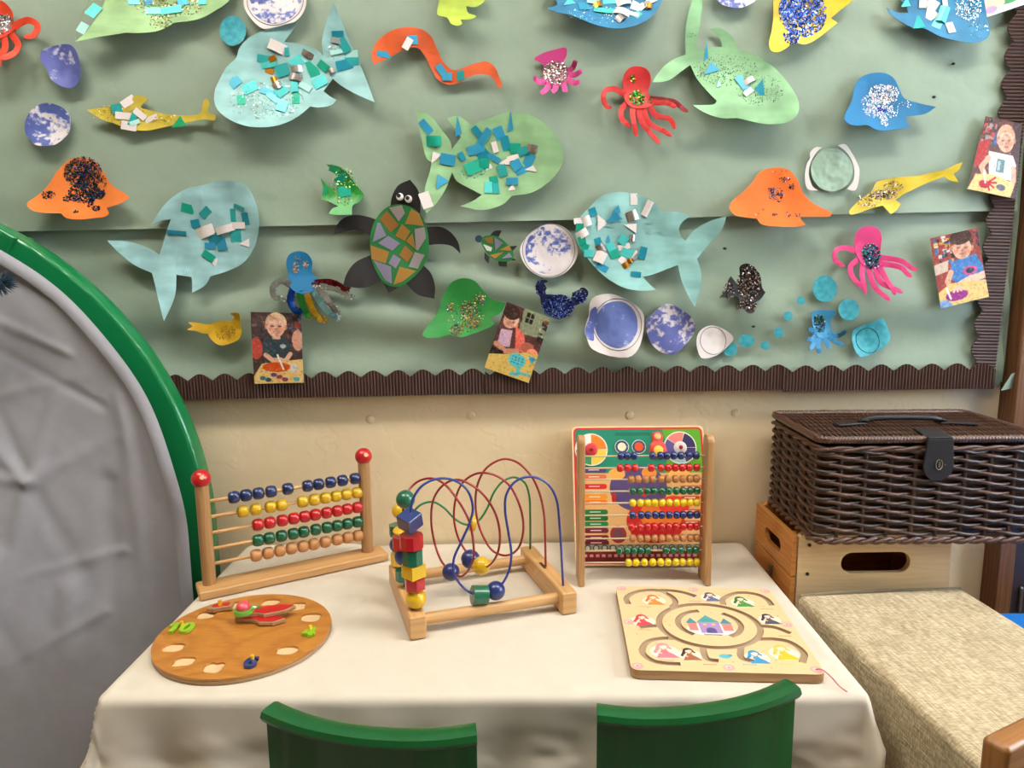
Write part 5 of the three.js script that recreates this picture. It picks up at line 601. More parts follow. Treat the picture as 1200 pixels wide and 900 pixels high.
  part('wire', tube(blue, 0.0021, 300, 10), gloss(rgb(40, 60, 140), 0.25), g); part('wire', tube(green, 0.0021, 220, 10), gloss(rgb(20, 116, 62), 0.25), g); part('wire', tube(red, 0.0021, 600, 10), gloss(rgb(150, 20, 28), 0.25), g);
  const ball = (r) => new THREE.SphereGeometry(r, 26, 18), prism = (r, h, n) => toCreasedNormals(new THREE.CylinderGeometry(r, r, h, n), 0.3), K = { n: gloss(rgb(30, 48, 110)), y: gloss(rgb(220, 176, 24)), r: gloss(rgb(184, 22, 34)), g: gloss(rgb(24, 100, 72)) };
  const B = (geo, k, p, rot) => part('bead', geo, K[k], g, p, rot);
  B(ball(0.0172), 'y', [-0.1288, 0.0567, 0.083]); B(prism(0.0175, 0.0185, 6), 'r', [-0.1299, 0.0835, 0.083]); B(toCreasedNormals(new THREE.BoxGeometry(0.028, 0.022, 0.028), 0.3), 'y', [-0.131, 0.1055, 0.083], [0, 0.5, 0]); B(prism(0.0175, 0.025, 8), 'g', [-0.1321, 0.1305, 0.083], [0, 0.2, 0]); B(prism(0.0192, 0.022, 10), 'r', [-0.1331, 0.156, 0.083]); B(new RoundedBoxGeometry(0.030, 0.026, 0.030, 2, 0.002), 'n', [-0.1345, 0.191, 0.083], [0.25, 0.6, 0.2]);
  B(ball(0.0165), 'g', [-0.1255, 0.196, -0.012]); B(new THREE.SphereGeometry(0.0175, 24, 12).scale(1, 0.3, 1), 'y', [-0.1332, 0.144, -0.005], [0.1, 0, 0.1]); B(prism(0.018, 0.022, 10), 'r', [-0.134, 0.1225, -0.005]); B(ball(0.0155), 'n', [-0.134, 0.095, -0.005]); B(prism(0.0155, 0.019, 8), 'g', [-0.1335, 0.062, -0.005]);
  B(ball(0.0145), 'y', [-0.124, 0.148, -0.095]); B(prism(0.0165, 0.02, 6), 'g', [-0.1295, 0.112, -0.095]); B(ball(0.0155), 'n', [-0.13, 0.083, -0.095]); B(prism(0.014, 0.022, 8), 'y', [-0.13, 0.056, -0.095]);
  B(ball(0.0162), 'n', [-0.0449, 0.0452, -0.026]); B(ball(0.0178), 'n', [-0.0052, 0.0605, -0.036]); B(ball(0.0165), 'y', [0.0080, 0.057, -0.008]); B(new THREE.CylinderGeometry(0.0145, 0.0145, 0.008, 22).rotateZ(Math.PI / 2), 'y', [0.0150, 0.1065, -0.095], [0, 0, -0.2]); B(new THREE.CylinderGeometry(0.0163, 0.0163, 0.026, 24).rotateZ(Math.PI / 2), 'g', [-0.0205, 0.0458, 0.083], [0, 0, -0.15]); B(ball(0.0163), 'n', [0.0080, 0.0492, 0.083]);
}
{ // clock puzzle
  const R = 0.137, font = await new FontLoader().loadAsync('fonts/droid/droid_sans_bold.typeface.json'), a0 = -25.7 * Math.PI / 180;
  const g = thing('clock_puzzle', 'round orange wooden clock puzzle with empty number recesses and red hands', 'puzzle', [-0.450, TB + 0.0025, 0.402], 0.02), top = new THREE.Shape(Array.from({ length: 96 }, (_, i) => new THREE.Vector2(Math.cos(i / 96 * Math.PI * 2) * R, Math.sin(i / 96 * Math.PI * 2) * R)));
  const spot = (h, r = 0.109) => { const a = a0 + h / 12 * Math.PI * 2; return [Math.sin(a) * r, -Math.cos(a) * r]; }, rs = rng(91);
  const hole = (h) => { const [x, z] = spot(h, 0.106), w = 0.0182 + rs() * 0.003, d = 0.0140 + rs() * 0.003, n = 12; return Array.from({ length: n }, (_, i) => { const t = i / n * 6.2832, k = 1 / Math.max(Math.abs(Math.cos(t)), Math.abs(Math.sin(t))) * 0.86 * (0.88 + rs() * 0.2); return new THREE.Vector2(x + Math.cos(t) * w * 0.9 * k, -z + Math.sin(t) * d * k); }); };
  for (let h = 1; h <= 12; h++) if (![4, 6, 10].includes(h)) top.holes.push(new THREE.Path(new THREE.CatmullRomCurve3(hole(h).map((p) => new THREE.Vector3(p.x, p.y, 0)), true, 'centripetal').getPoints(36).slice(0, -1).map((p) => new THREE.Vector2(p.x, p.y)).reverse()));
  part('backing_disc', new THREE.CylinderGeometry(R, R, 0.005, 72), M.plyEdge, g, [0, 0.0025, 0]);
  part('recess_floor', new THREE.CylinderGeometry(R - 0.004, R - 0.004, 0.001, 60), M.paleply, g, [0, 0.0052, 0]);
  part('clock_face', metreUV(new THREE.ExtrudeGeometry(top, { depth: 0.0034, bevelEnabled: false, curveSegments: 72 }).rotateX(-Math.PI / 2)), M.clockWood, g, [0, 0.0057, 0]);
  const handS = (k) => { const s = new THREE.Shape(); s.moveTo(-0.012, -0.006); s.lineTo(0.022, -0.006 * k); s.lineTo(0.034, -0.015 * k); s.lineTo(0.066 * k, -0.010); s.lineTo(0.082 * k, 0.004); s.lineTo(0.060 * k, 0.013 * k); s.lineTo(0.034, 0.011 * k); s.lineTo(0.022, 0.006); s.lineTo(-0.012, 0.006); s.closePath(); return new THREE.ExtrudeGeometry(s, { depth: 0.005, bevelEnabled: true, bevelSize: 0.001, bevelThickness: 0.001, bevelSegments: 1 }).rotateX(-Math.PI / 2); };
  const hub = [-0.013, -0.035], redM = gloss(rgb(196, 24, 30), 0.35);
  for (const [k, y, a] of [[0.86, 0.0115, -0.16], [1, 0.0195, 0.24]]) { const hnd = part('clock_hand', handS(k), M.plyEdge, g, [hub[0], y, hub[1]], [0, a, 0]); part('painted_face', handS(k).scale(0.94, 0.2, 0.9), redM, hnd, [0.002, 0.006, 0]); }
  part('hub_disc', new THREE.CylinderGeometry(0.0155, 0.0165, 0.006, 28), gloss(rgb(104, 176, 58)), g, [hub[0], 0.029, hub[1]]); part('hub_knob', new THREE.SphereGeometry(0.0118, 24, 16).scale(1, 0.8, 1), gloss(rgb(222, 84, 96)), g, [hub[0], 0.0355, hub[1]]);
  const numeral = (txt, size, d = 0.004) => { const q = new TextGeometry(txt, { font, size, depth: d, bevelEnabled: true, bevelSize: 0.0007, bevelThickness: 0.0006, bevelSegments: 2, curveSegments: 6 }); q.center(); return q.rotateX(-Math.PI / 2); };
  const place = (h, txt, m, size, label, dy = 0.0122) => { const [x, z] = spot(h), p = thing('number_piece', label, 'puzzle piece', [-0.450 + x, TB + 0.0025 + dy, 0.402 + z], 0, 'clock puzzle number pieces'); part('numeral', numeral(txt, size), m, p); part('peg', new THREE.CylinderGeometry(0.0026, 0.003, 0.007, 14), gloss(rgb(236, 190, 40)), p, [0, 0.005, -0.006]); return p; };
  place(10, '10', gloss(rgb(150, 196, 40)), 0.029, 'lime green number ten piece fitted in the clock puzzle');
  place(4, '4', gloss(rgb(140, 192, 30)), 0.026, 'lime green number four piece fitted in the clock puzzle');
  place(6, '6', gloss(rgb(36, 60, 120)), 0.026, 'dark blue number six piece fitted in the clock puzzle');
  const ls = new THREE.Shape(); [[-0.020, -0.006], [-0.008, -0.012], [0.004, -0.009], [0.020, -0.010], [0.021, 0.006], [0.008, 0.009], [-0.004, 0.010], [-0.018, 0.006]].forEach((p, i) => (i ? ls.lineTo(...p) : ls.moveTo(...p))); ls.closePath();
  const lp = thing('number_piece', 'loose wooden puzzle piece with red paint resting tilted beside the clock hub', 'puzzle piece', [-0.450 - 0.072, TB + 0.0135, 0.402 - 0.078], 0.15, 'clock puzzle number pieces'); lp.rotation.z = 0.06;
  const lg = new THREE.ExtrudeGeometry(ls, { depth: 0.006, bevelEnabled: true, bevelSize: 0.0008, bevelThickness: 0.0008, bevelSegments: 1 }).rotateX(-Math.PI / 2); part('body', lg, M.plyEdge, lp); part('red_paint', lg.clone().scale(0.7, 0.15, 0.6), redM, lp, [0.002, 0.0066, 0]); part('peg', new THREE.CylinderGeometry(0.0032, 0.004, 0.009, 14), gloss(rgb(236, 170, 40)), lp, [0.001, 0.011, 0]);
  const gp = thing('number_piece', 'green and white puzzle piece lying behind the clock hub knob', 'puzzle piece', [-0.450 - 0.012, TB + 0.0135, 0.402 - 0.066], -0.2, 'clock puzzle number pieces'); part('body', lg.clone().scale(0.75, 1.2, 0.7), gloss(rgb(36, 122, 62)), gp); part('white_paint', lg.clone().scale(0.4, 0.2, 0.3), mat('#e8ece6', 0.4), gp, [0, 0.008, 0]);
}
{ // maze board: grooves are cut into the board
  const W = 0.276, D = 0.279, TH = 0.0135, c0 = Math.cos(0.054), s0 = Math.sin(0.054), Lc = (dx, dz) => [dx * c0 + (dz - 0.015) * s0, -dx * s0 + (dz - 0.015) * c0];
  const cv = document.createElement('canvas'); cv.width = cv.height = 1024; const c = cv.getContext('2d'); c.fillStyle = css(232, 196, 148); c.fillRect(0, 0, 1024, 1024);
  { const r = rng(55); for (let i = 0; i < 500; i++) { c.fillStyle = `rgba(${r() > 0.5 ? '206,166,116' : '242,212,168'},.16)`; c.fillRect(r() * 1024, r() * 1024, 120 + r() * 300, 1 + r() * 2); } }
  c.save(); c.translate(512, 512); c.scale(1024 / W, 1024 / D);
  const X = (p) => Lc(...p), fig = (p, dress, hair, s = 1) => { const [x, z] = X(p); c.save(); c.translate(x, z); c.scale(s, s); blob(c, 0.001, 0.003, 0.020, 0.017, 'rgba(248,240,232,.7)');
    stroke(c, hair, 0.0055, [-0.006, -0.012], [-0.009, -0.002], [-0.012, 0.004]); blob(c, 0, -0.012, 0.0085, 0.0085, hair); stroke(c, hair, 0.004, [0.006, -0.012], [0.010, -0.006]);
    poly(c, dress, [-0.0035, -0.004], [0.0045, -0.004], [0.006, 0.003], [0.012, 0.008], [0.019, 0.018], [-0.012, 0.019], [-0.008, 0.008], [-0.005, 0.003]); stroke(c, css(244, 206, 176), 0.0028, [-0.004, -0.002], [-0.009, 0.004], [-0.004, 0.007]); stroke(c, css(244, 206, 176), 0.0028, [0.005, -0.002], [0.010, 0.003]); c.fillStyle = css(244, 206, 176); c.fillRect(-0.0015, -0.007, 0.0035, 0.0045); blob(c, 0.0005, -0.0105, 0.0056, 0.0060, css(246, 214, 186)); poly(c, hair, [-0.006, -0.012], [-0.001, -0.018], [0.0065, -0.013], [0.002, -0.0145]); c.restore(); };
  fig([-0.072, -0.075], css(226, 140, 60), css(222, 110, 50)); fig([0.031, -0.085], css(92, 104, 150), css(60, 66, 110), 0.9); fig([0.08, -0.066], css(70, 150, 70), css(40, 110, 50)); fig([-0.104, -0.002], css(226, 70, 84), css(206, 50, 66)); fig([0.105, -0.003], css(80, 84, 96), css(44, 44, 52), 0.9); fig([-0.088, 0.094], css(232, 120, 140), css(236, 140, 150), 1.1); fig([-0.052, 0.105], css(170, 100, 70), css(70, 44, 36), 0.9); fig([0.045, 0.114], css(70, 150, 196), css(50, 140, 190), 0.95); fig([0.09, 0.101], css(238, 190, 50), css(240, 190, 90), 1.1);
  { const [x, z] = X([0.0, 0.111]); blob(c, x, z, 0.009, 0.006, css(90, 180, 196)); blob(c, x + 0.008, z - 0.003, 0.004, 0.003, css(70, 160, 180)); }
  { const [x, z] = X([0.002, 0.018]); blob(c, x, z + 0.012, 0.038, 0.020, 'rgba(250,240,238,.9)'); c.fillStyle = css(172, 140, 190); c.fillRect(x - 0.017, z - 0.012, 0.034, 0.036); c.fillStyle = css(226, 130, 120); c.fillRect(x - 0.034, z - 0.008, 0.014, 0.024); c.fillRect(x + 0.020, z - 0.008, 0.016, 0.024); poly(c, css(70, 160, 160), [x - 0.019, z - 0.012], [x, z - 0.036], [x + 0.019, z - 0.012]); poly(c, css(60, 140, 160), [x - 0.037, z - 0.008], [x - 0.027, z - 0.026], [x - 0.018, z - 0.008]); poly(c, css(60, 140, 160), [x + 0.018, z - 0.008], [x + 0.028, z - 0.026], [x + 0.038, z - 0.008]); c.fillStyle = css(96, 84, 140); c.beginPath(); c.arc(x, z + 0.014, 0.008, Math.PI, 0); c.lineTo(x + 0.008, z + 0.024); c.lineTo(x - 0.008, z + 0.024); c.fill(); blob(c, x - 0.007, z - 0.004, 0.003, 0.003, css(244, 196, 90)); blob(c, x + 0.007, z - 0.004, 0.003, 0.003, css(244, 196, 90)); c.fillStyle = css(90, 80, 90); c.fillRect(x - 0.014, z + 0.028, 0.028, 0.003); }
  for (const [p, k] of [[[-0.088, 0.122], css(220, 100, 120)], [[-0.028, 0.1335], css(150, 90, 60)], [[0.030, 0.1345], css(60, 130, 170)], [[0.085, 0.134], css(220, 180, 80)], [[-0.09, -0.05], css(200, 110, 60)], [[-0.105, 0.03], css(210, 70, 80)], [[0.115, -0.038], css(80, 150, 80)], [[0.112, 0.052], css(80, 80, 90)], [[0.0, -0.07], css(90, 90, 130)]]) { const [x, z] = X(p); c.fillStyle = k; for (let i = 0; i < 6; i++) c.fillRect(x - 0.010 + i * 0.0034, z - 0.001, 0.0022, 0.002); }
  for (const p of [[-0.136, 0.136], [-0.003, 0.142], [0.125, 0.149], [-0.127, 0.004], [0.13, 0.016], [0.008, -0.12], [-0.126, -0.126], [0.138, -0.114]]) { const [x, z] = X(p), q = (v, m) => Math.max(-m, Math.min(m, v)); const xx = q(x, W / 2 - 0.01), zz = q(z, D / 2 - 0.01); blob(c, xx, zz, 0.0085, 0.0085, css(240, 160, 160)); blob(c, xx - 0.001, zz - 0.001, 0.005, 0.005, css(246, 190, 186)); blob(c, xx, zz, 0.002, 0.002, css(230, 120, 130)); }
  for (let i = 0; i < 40; i++) { const r = rng(i + 600), x = (r() - 0.5) * W * 0.92, z = (r() - 0.5) * D * 0.92; blob(c, x, z, 0.0012, 0.0012, css(206, 120, 90)); }
  c.restore();
  const t = new THREE.CanvasTexture(cv); t.colorSpace = THREE.SRGBColorSpace; t.repeat.set(1 / W, 1 / D); t.offset.set(0.5, 0.5); t.wrapS = t.wrapT = THREE.RepeatWrapping;
  const printM = new THREE.MeshPhysicalMaterial({ map: t, roughness: 0.4 }), grooveM = mat(rgb(176, 150, 122), 0.6);
  const bs = new THREE.Shape(), r = 0.014, w2 = W / 2, d2 = D / 2; bs.moveTo(-w2 + r, -d2); bs.lineTo(w2 - r, -d2); bs.quadraticCurveTo(w2, -d2, w2, -d2 + r); bs.lineTo(w2, d2 - r); bs.quadraticCurveTo(w2, d2, w2 - r, d2); bs.lineTo(-w2 + r, d2); bs.quadraticCurveTo(-w2, d2, -w2, d2 - r); bs.lineTo(-w2, -d2 + r); bs.quadraticCurveTo(-w2, -d2, -w2 + r, -d2);
  const eg = new THREE.ExtrudeGeometry(bs, { depth: TH, bevelEnabled: false, curveSegments: 6 });
  let body = new Brush(eg, [printM, M.plyEdge]); body.updateMatrixWorld(); const ev = new Evaluator(); ev.useGroups = true;
  const groove = (pts, hw = 0.0052, closed = false) => {   // stroke in plan; board plan y is minus z
    const cc = new THREE.CatmullRomCurve3(pts.map((p) => { const q = Lc(...p); return new THREE.Vector3(q[0], -q[1], 0); }), closed, 'centripetal'), n = pts.length * 7, l = [], q = [];
    for (let i = 0; i <= n; i++) { const p = cc.getPoint(i / n), d = cc.getTangent(i / n); l.push(new THREE.Vector2(p.x - d.y * hw, p.y + d.x * hw)); q.push(new THREE.Vector2(p.x + d.y * hw, p.y - d.x * hw)); }
    let s; if (closed) { l.pop(); q.pop(); const A = THREE.ShapeUtils.area(l), B = THREE.ShapeUtils.area(q); const big = Math.abs(A) > Math.abs(B) ? l : q, sm = big === l ? q : l; s = new THREE.Shape(big); s.holes.push(new THREE.Path(sm)); }
    else { const e = cc.getPoint(1), et = cc.getTangent(1), b = cc.getPoint(0), bt = cc.getTangent(0), cap = (p, d, sg) => [0.33, 0.66].map((f) => { const a = (f - 0.5) * Math.PI; return new THREE.Vector2(p.x + sg * (d.x * Math.cos(a)) * hw - d.y * Math.sin(-a) * hw * sg, p.y + sg * (d.y * Math.cos(a)) * hw + d.x * Math.sin(-a) * hw * sg); }); s = new THREE.Shape([...l, ...q.reverse()]); }
    const br = new Brush(new THREE.ExtrudeGeometry(s, { depth: 0.01, bevelEnabled: false }), [grooveM, grooveM]); br.position.z = TH - 0.0045; br.updateMatrixWorld(); body = ev.evaluate(body, br, SUBTRACTION);
  };
  const arc = (cx, cz, rx, rz, a0, a1, n = 10) => Array.from({ length: n + 1 }, (_, i) => { const a = lerp(a0, a1, i / n); return [cx + Math.cos(a) * rx, cz + Math.sin(a) * rz]; });
  groove(arc(0.003, 0.012, 0.050, 0.046, 1.1, -0.9, 6), 0.0049); groove(arc(0.003, 0.012, 0.050, 0.046, 4.6, 2.3, 6), 0.0049);
  groove(arc(0.002, 0.015, 0.08, 0.072, 0, 6.2832, 22).slice(0, -1), 0.0052, true);
  groove([[-0.118, -0.06], [-0.117, -0.085], [-0.092, -0.109], [-0.055, -0.112], [-0.036, -0.085], [-0.036, -0.062], [-0.046, -0.047]]); groove([[-0.063, -0.112], [-0.035, -0.112], [-0.013, -0.104], [0.006, -0.088]]);
  groove([[0.045, -0.055], [0.051, -0.077], [0.085, -0.101], [0.115, -0.095], [0.127, -0.075], [0.128, -0.052]]);
  groove([[-0.060, 0.058], [-0.085, 0.058], [-0.108, 0.068], [-0.121, 0.099], [-0.11, 0.122], [-0.095, 0.129], [-0.071, 0.132]]); groove([[0.062, 0.062], [0.09, 0.062], [0.111, 0.07], [0.121, 0.102], [0.108, 0.13]]);
  groove([[-0.026, 0.08], [-0.028, 0.118], [-0.013, 0.124]]); groove([[0.034, 0.08], [0.024, 0.116], [0.038, 0.126]]); groove([[0.08, 0.020], [0.105, 0.025], [0.123, 0.044]]); groove([[-0.112, 0.022], [-0.09, 0.018], [-0.075, 0.018]]);
  const g = thing('maze_board', 'square wooden maze board printed with little figures around a castle', 'toy board', [0.306, TB + 0.0025, 0.396], -0.054);
  const geo = body.geometry; part('board', geo, body.material, g, [0, 0, 0], [-Math.PI / 2, 0, 0]);
  const K = [['#d84a5a', -0.118, -0.062], ['#6a6f9a', 0.004, -0.09], ['#4a9a5a', 0.128, -0.054], ['#c9a040', 0.108, 0.13], ['#5aa0c0', 0.037, 0.126]];
  for (const [k, x, z] of K) { const q = Lc(x, z); part('slider_disc', new THREE.CylinderGeometry(0.0046, 0.0046, 0.003, 18), mat(k, 0.4), g, [q[0], TH - 0.003, q[1]]); }
  const cord = tube([[0.127, 0.015, 0.128], [0.133, 0.018, 0.134], [0.143, 0.012, 0.142], [0.152, 0.0035, 0.152], [0.158, 0.002, 0.162]], 0.0011, 40, 6); part('pink_cord', cord, mat(rgb(220, 130, 150), 0.6), g);
}

// ---------------------------------------------------------------- chairs
function sweepShell(profile, path) {    // closed profile [n, y] swept along path [x, z, nx, nz]
  const m = profile.length, n = path.length, pos = [], idx = []; path.forEach(([x, z, nx, nz, ys]) => profile.forEach(([o, y]) => pos.push(x + nx * o, y + (ys ?? 0) * sstep(0.3, 0.6, y), z + nz * o)));
  for (let i = 0; i + 1 < n; i++) for (let k = 0; k < m; k++) { const a = i * m + k, b = i * m + (k + 1) % m; idx.push(a, b, b + m, a, b + m, a + m); }
  const cap = THREE.ShapeUtils.triangulateShape(profile.map((p) => new THREE.Vector2(...p)), []); for (const [a, b, c] of cap) idx.push(a, b, c, (n - 1) * m + a, (n - 1) * m + c, (n - 1) * m + b);
  const g = new THREE.BufferGeometry(); g.setAttribute('position', new THREE.Float32BufferAttribute(pos, 3)); g.setIndex(idx); return toCreasedNormals(g, 0.65);
}
function plasticChair(label, x, z, turn) {   // origin on the floor under the middle of the back's top edge; the sitter looks to -z
  const pm = mat(rgb(2, 84, 36), 0.3, { clearcoat: 0.35, clearcoatRoughness: 0.25 }), g = thing('plastic_chair', label, 'chair', [x, 0, z], turn, 'green plastic chairs at the table');
  const w = 0.136, path = []; for (let i = 0; i <= 28; i++) { const a = -1 + i / 14, X = a * w, Z = -0.020 * a * a, sl = -0.04 * a / w, l = Math.hypot(1, sl); path.push([X, Z, -sl / l, 1 / l, 0.006 * Math.abs(a * a * a)]); }
  part('backrest', sweepShell([[-0.020, 0.36], [-0.012, 0.36], [-0.006, 0.46], [-0.006, 0.583], [0.001, 0.586], [0.004, 0.592], [0.001, 0.5985], [-0.006, 0.600], [-0.020, 0.600], [-0.026, 0.597], [-0.027, 0.59], [-0.016, 0.578], [-0.012, 0.46]], path), pm, g);
  part('seat', new RoundedBoxGeometry(0.28, 0.016, 0.26, 3, 0.007), pm, g, [0, 0.318, -0.155]); part('back_support', new RoundedBoxGeometry(0.18, 0.07, 0.012, 2, 0.004), pm, g, [0, 0.345, -0.026], [0.1, 0, 0]);
  for (const sx of [-1, 1]) for (const [zt, zb] of [[-0.25, -0.275], [-0.06, -0.015]]) part('leg', tube([[sx * 0.115, 0.312, zt], [sx * 0.125, 0.16, (zt + zb) / 2], [sx * 0.138, 0.0095, zb]], 0.0095, 16, 10), M.steel, g);
}
plasticChair('green plastic child chair turned towards the bead maze', -0.189, 0.723, Math.atan2(-0.046, 0.267));
plasticChair('green plastic child chair in front of the maze board', 0.230, 0.682, Math.atan2(0.055, 0.274));
{ // wooden chair, only a corner of its top rail shows
  const g = thing('wooden_chair', 'varnished wooden chair with only its top rail end showing', 'chair', [0.555, 0, 0.835], 0.47);
  part('top_rail', rbox(0.30, 0.062, 0.024, 0.006), M.chairWood, g, [0, 0.688, 0]); part('lower_rail', rbox(0.25, 0.04, 0.018, 0.005), M.chairWood, g, [0, 0.53, 0]); part('seat', rbox(0.29, 0.02, 0.22, 0.006), M.chairWood, g, [0, 0.36, 0.115]);
  for (const sx of [-1, 1]) { part('leg', rbox(0.026, 0.675, 0.026, 0.005, 'y'), M.chairWood, g, [sx * 0.125, 0.3375, 0.006]); part('leg', rbox(0.026, 0.35, 0.026, 0.005, 'y'), M.chairWood, g, [sx * 0.125, 0.175, 0.20]); }
}

// ---------------------------------------------------------------- right: covered box, crate, hamper, blue table
{
  const lt = tex(512, 512, (u, v) => { const warp = vnoise(u * 22, v * 200, 22, 200, 501), weft = vnoise(u * 200, v * 60, 200, 60, 503), n = fbm(u * 6, v * 6, 6, 3, 507); return mixc(rgb(138, 120, 90), rgb(220, 205, 172), Math.max(0, Math.min(1, 0.5 * warp + 0.45 * weft + 0.3 * (n - 0.3)))); }, true, [3, 3]);
  const lb = tex(256, 256, (u, v) => 0.5 * vnoise(u * 20, v * 110, 20, 110, 511) + 0.5 * vnoise(u * 100, v * 40, 100, 40, 513), false, [5, 5]);
  const lm = new THREE.MeshPhysicalMaterial({ map: lt, bumpMap: lb, bumpScale: 0.0016, roughness: 0.85, sheen: 0.1, side: THREE.DoubleSide });
  const g = thing('covered_box', 'long box covered in coarse beige woven fabric beside the table', 'box', [0.688, 0, 0.476], 0.088);
  const gb = new RoundedBoxGeometry(0.318, 0.546, 0.482, 5, 0.012); const p = gb.attributes.position; for (let i = 0; i < p.count; i++) { const y = p.getY(i); p.setX(i, p.getX(i) + 0.003 * Math.sin(p.getZ(i) * 23 + y * 9) * sstep(0.27, 0.1, y)); } gb.computeVertexNormals();
  part('fabric_cover', metreUV(gb, 'z'), lm, g, [0, 0.275, 0]);
  part('hem_fold', tube([[-0.154, 0.5465, -0.236], [-0.08, 0.549, -0.2385], [0, 0.5485, -0.2388], [0.154, 0.5465, -0.236]], 0.0028, 40, 6), lm, g);
}
{ // slatted crate with a hand hole, on a low stand
  const s = thing('low_stand', 'plain pine stand under the wooden crate', 'stand', [0.655, 0, 0.105]); part('top', rbox(0.32, 0.02, 0.17, 0.003), M.pine, s, [0, 0.3875, 0]); for (const sx of [-1, 1]) for (const sz of [-1, 1]) part('leg', rbox(0.025, 0.378, 0.025, 0.003, 'y'), M.pine, s, [sx * 0.14, 0.189, sz * 0.066]);
  const W = 0.300, D = 0.190, H = 0.252, g = thing('wooden_crate', 'pale wooden crate with oval hand hole under the wicker hamper', 'crate', [0.6565, 0.3985, 0.119], 0.02);
  const end = (w, h, hw, hh, hy, r) => { const q = new THREE.Shape(); q.moveTo(-w / 2, 0); q.lineTo(w / 2, 0); q.lineTo(w / 2 - 0.006, h - r); q.quadraticCurveTo(w / 2 - 0.006, h, w / 2 - 0.006 - r, h); q.lineTo(-w / 2 + r, h); q.quadraticCurveTo(-w / 2, h, -w / 2, h - r); q.closePath(); const k = new THREE.Path(); const a = hw - hh; k.absarc(a, hy, hh, -Math.PI / 2, Math.PI / 2, false); k.absarc(-a, hy, hh, Math.PI / 2, Math.PI * 1.5, false); q.holes.push(k); return q; };
  const panel = (q, d) => metreUV(new THREE.ExtrudeGeometry(q, { depth: d, bevelEnabled: true, bevelSize: 0.0012, bevelThickness: 0.0012, bevelSegments: 2, curveSegments: 12 }), 'x');
  part('end_panel', panel(end(W - 0.008, H, 0.066, 0.0215, H - 0.058, 0.014), 0.010), M.paleply, g, [0.009, 0, D / 2 - 0.0115]);
  part('end_panel', panel(end(W - 0.012, H, 0.066, 0.0215, H - 0.052, 0.014), 0.010), M.pine, g, [0.006, 0, -D / 2]);
  for (const sx of [-1, 1]) for (let k = 0; k < 3; k++) { const y = 0.043 + k * 0.0835; if (sx < 0 && k === 2) { const q = new THREE.Shape([[-D / 2, -0.04], [D / 2, -0.04], [D / 2, 0.04], [-D / 2, 0.04]].map((p) => new THREE.Vector2(...p))), hl = new THREE.Path(); hl.absarc(0.028, -0.004, 0.0135, -Math.PI / 2, Math.PI / 2, false); hl.absarc(-0.028, -0.004, 0.0135, Math.PI / 2, Math.PI * 1.5, false); q.holes.push(hl); part('slat', metreUV(new THREE.ExtrudeGeometry(q, { depth: 0.009, bevelEnabled: false }).rotateY(Math.PI / 2), 'z'), M.pine, g, [-W / 2, y, 0]); } else part('slat', rbox(0.010, 0.080, sx > 0 ? D - 0.014 : D, 0.002, 'z'), M.pine, g, [sx * (W / 2 - 0.005), y, sx > 0 ? -0.007 : 0]); }
  part('bottom', rbox(W - 0.024, 0.008, D - 0.024, 0.002), M.pine, g, [0, 0.008, 0]); part('corner_post', rbox(0.02, H - 0.01, 0.02, 0.003, 'y'), M.pine, g, [-W / 2 + 0.021, H / 2, D / 2 - 0.024]); part('corner_post', rbox(0.02, H - 0.01, 0.02, 0.003, 'y'), M.pine, g, [W / 2 - 0.021, H / 2, D / 2 - 0.024]);
  for (const [x, y] of [[-0.118, H - 0.021], [-0.119, H - 0.078]]) part('screw', new THREE.CylinderGeometry(0.0032, 0.0032, 0.002, 14).rotateX(Math.PI / 2), M.black, g, [x, y, D / 2 + 0.0005]);
  part('latch', rbox(0.004, 0.022, 0.009, 0.001), M.steel, g, [-W / 2 - 0.002, H - 0.108, 0.004]);
}
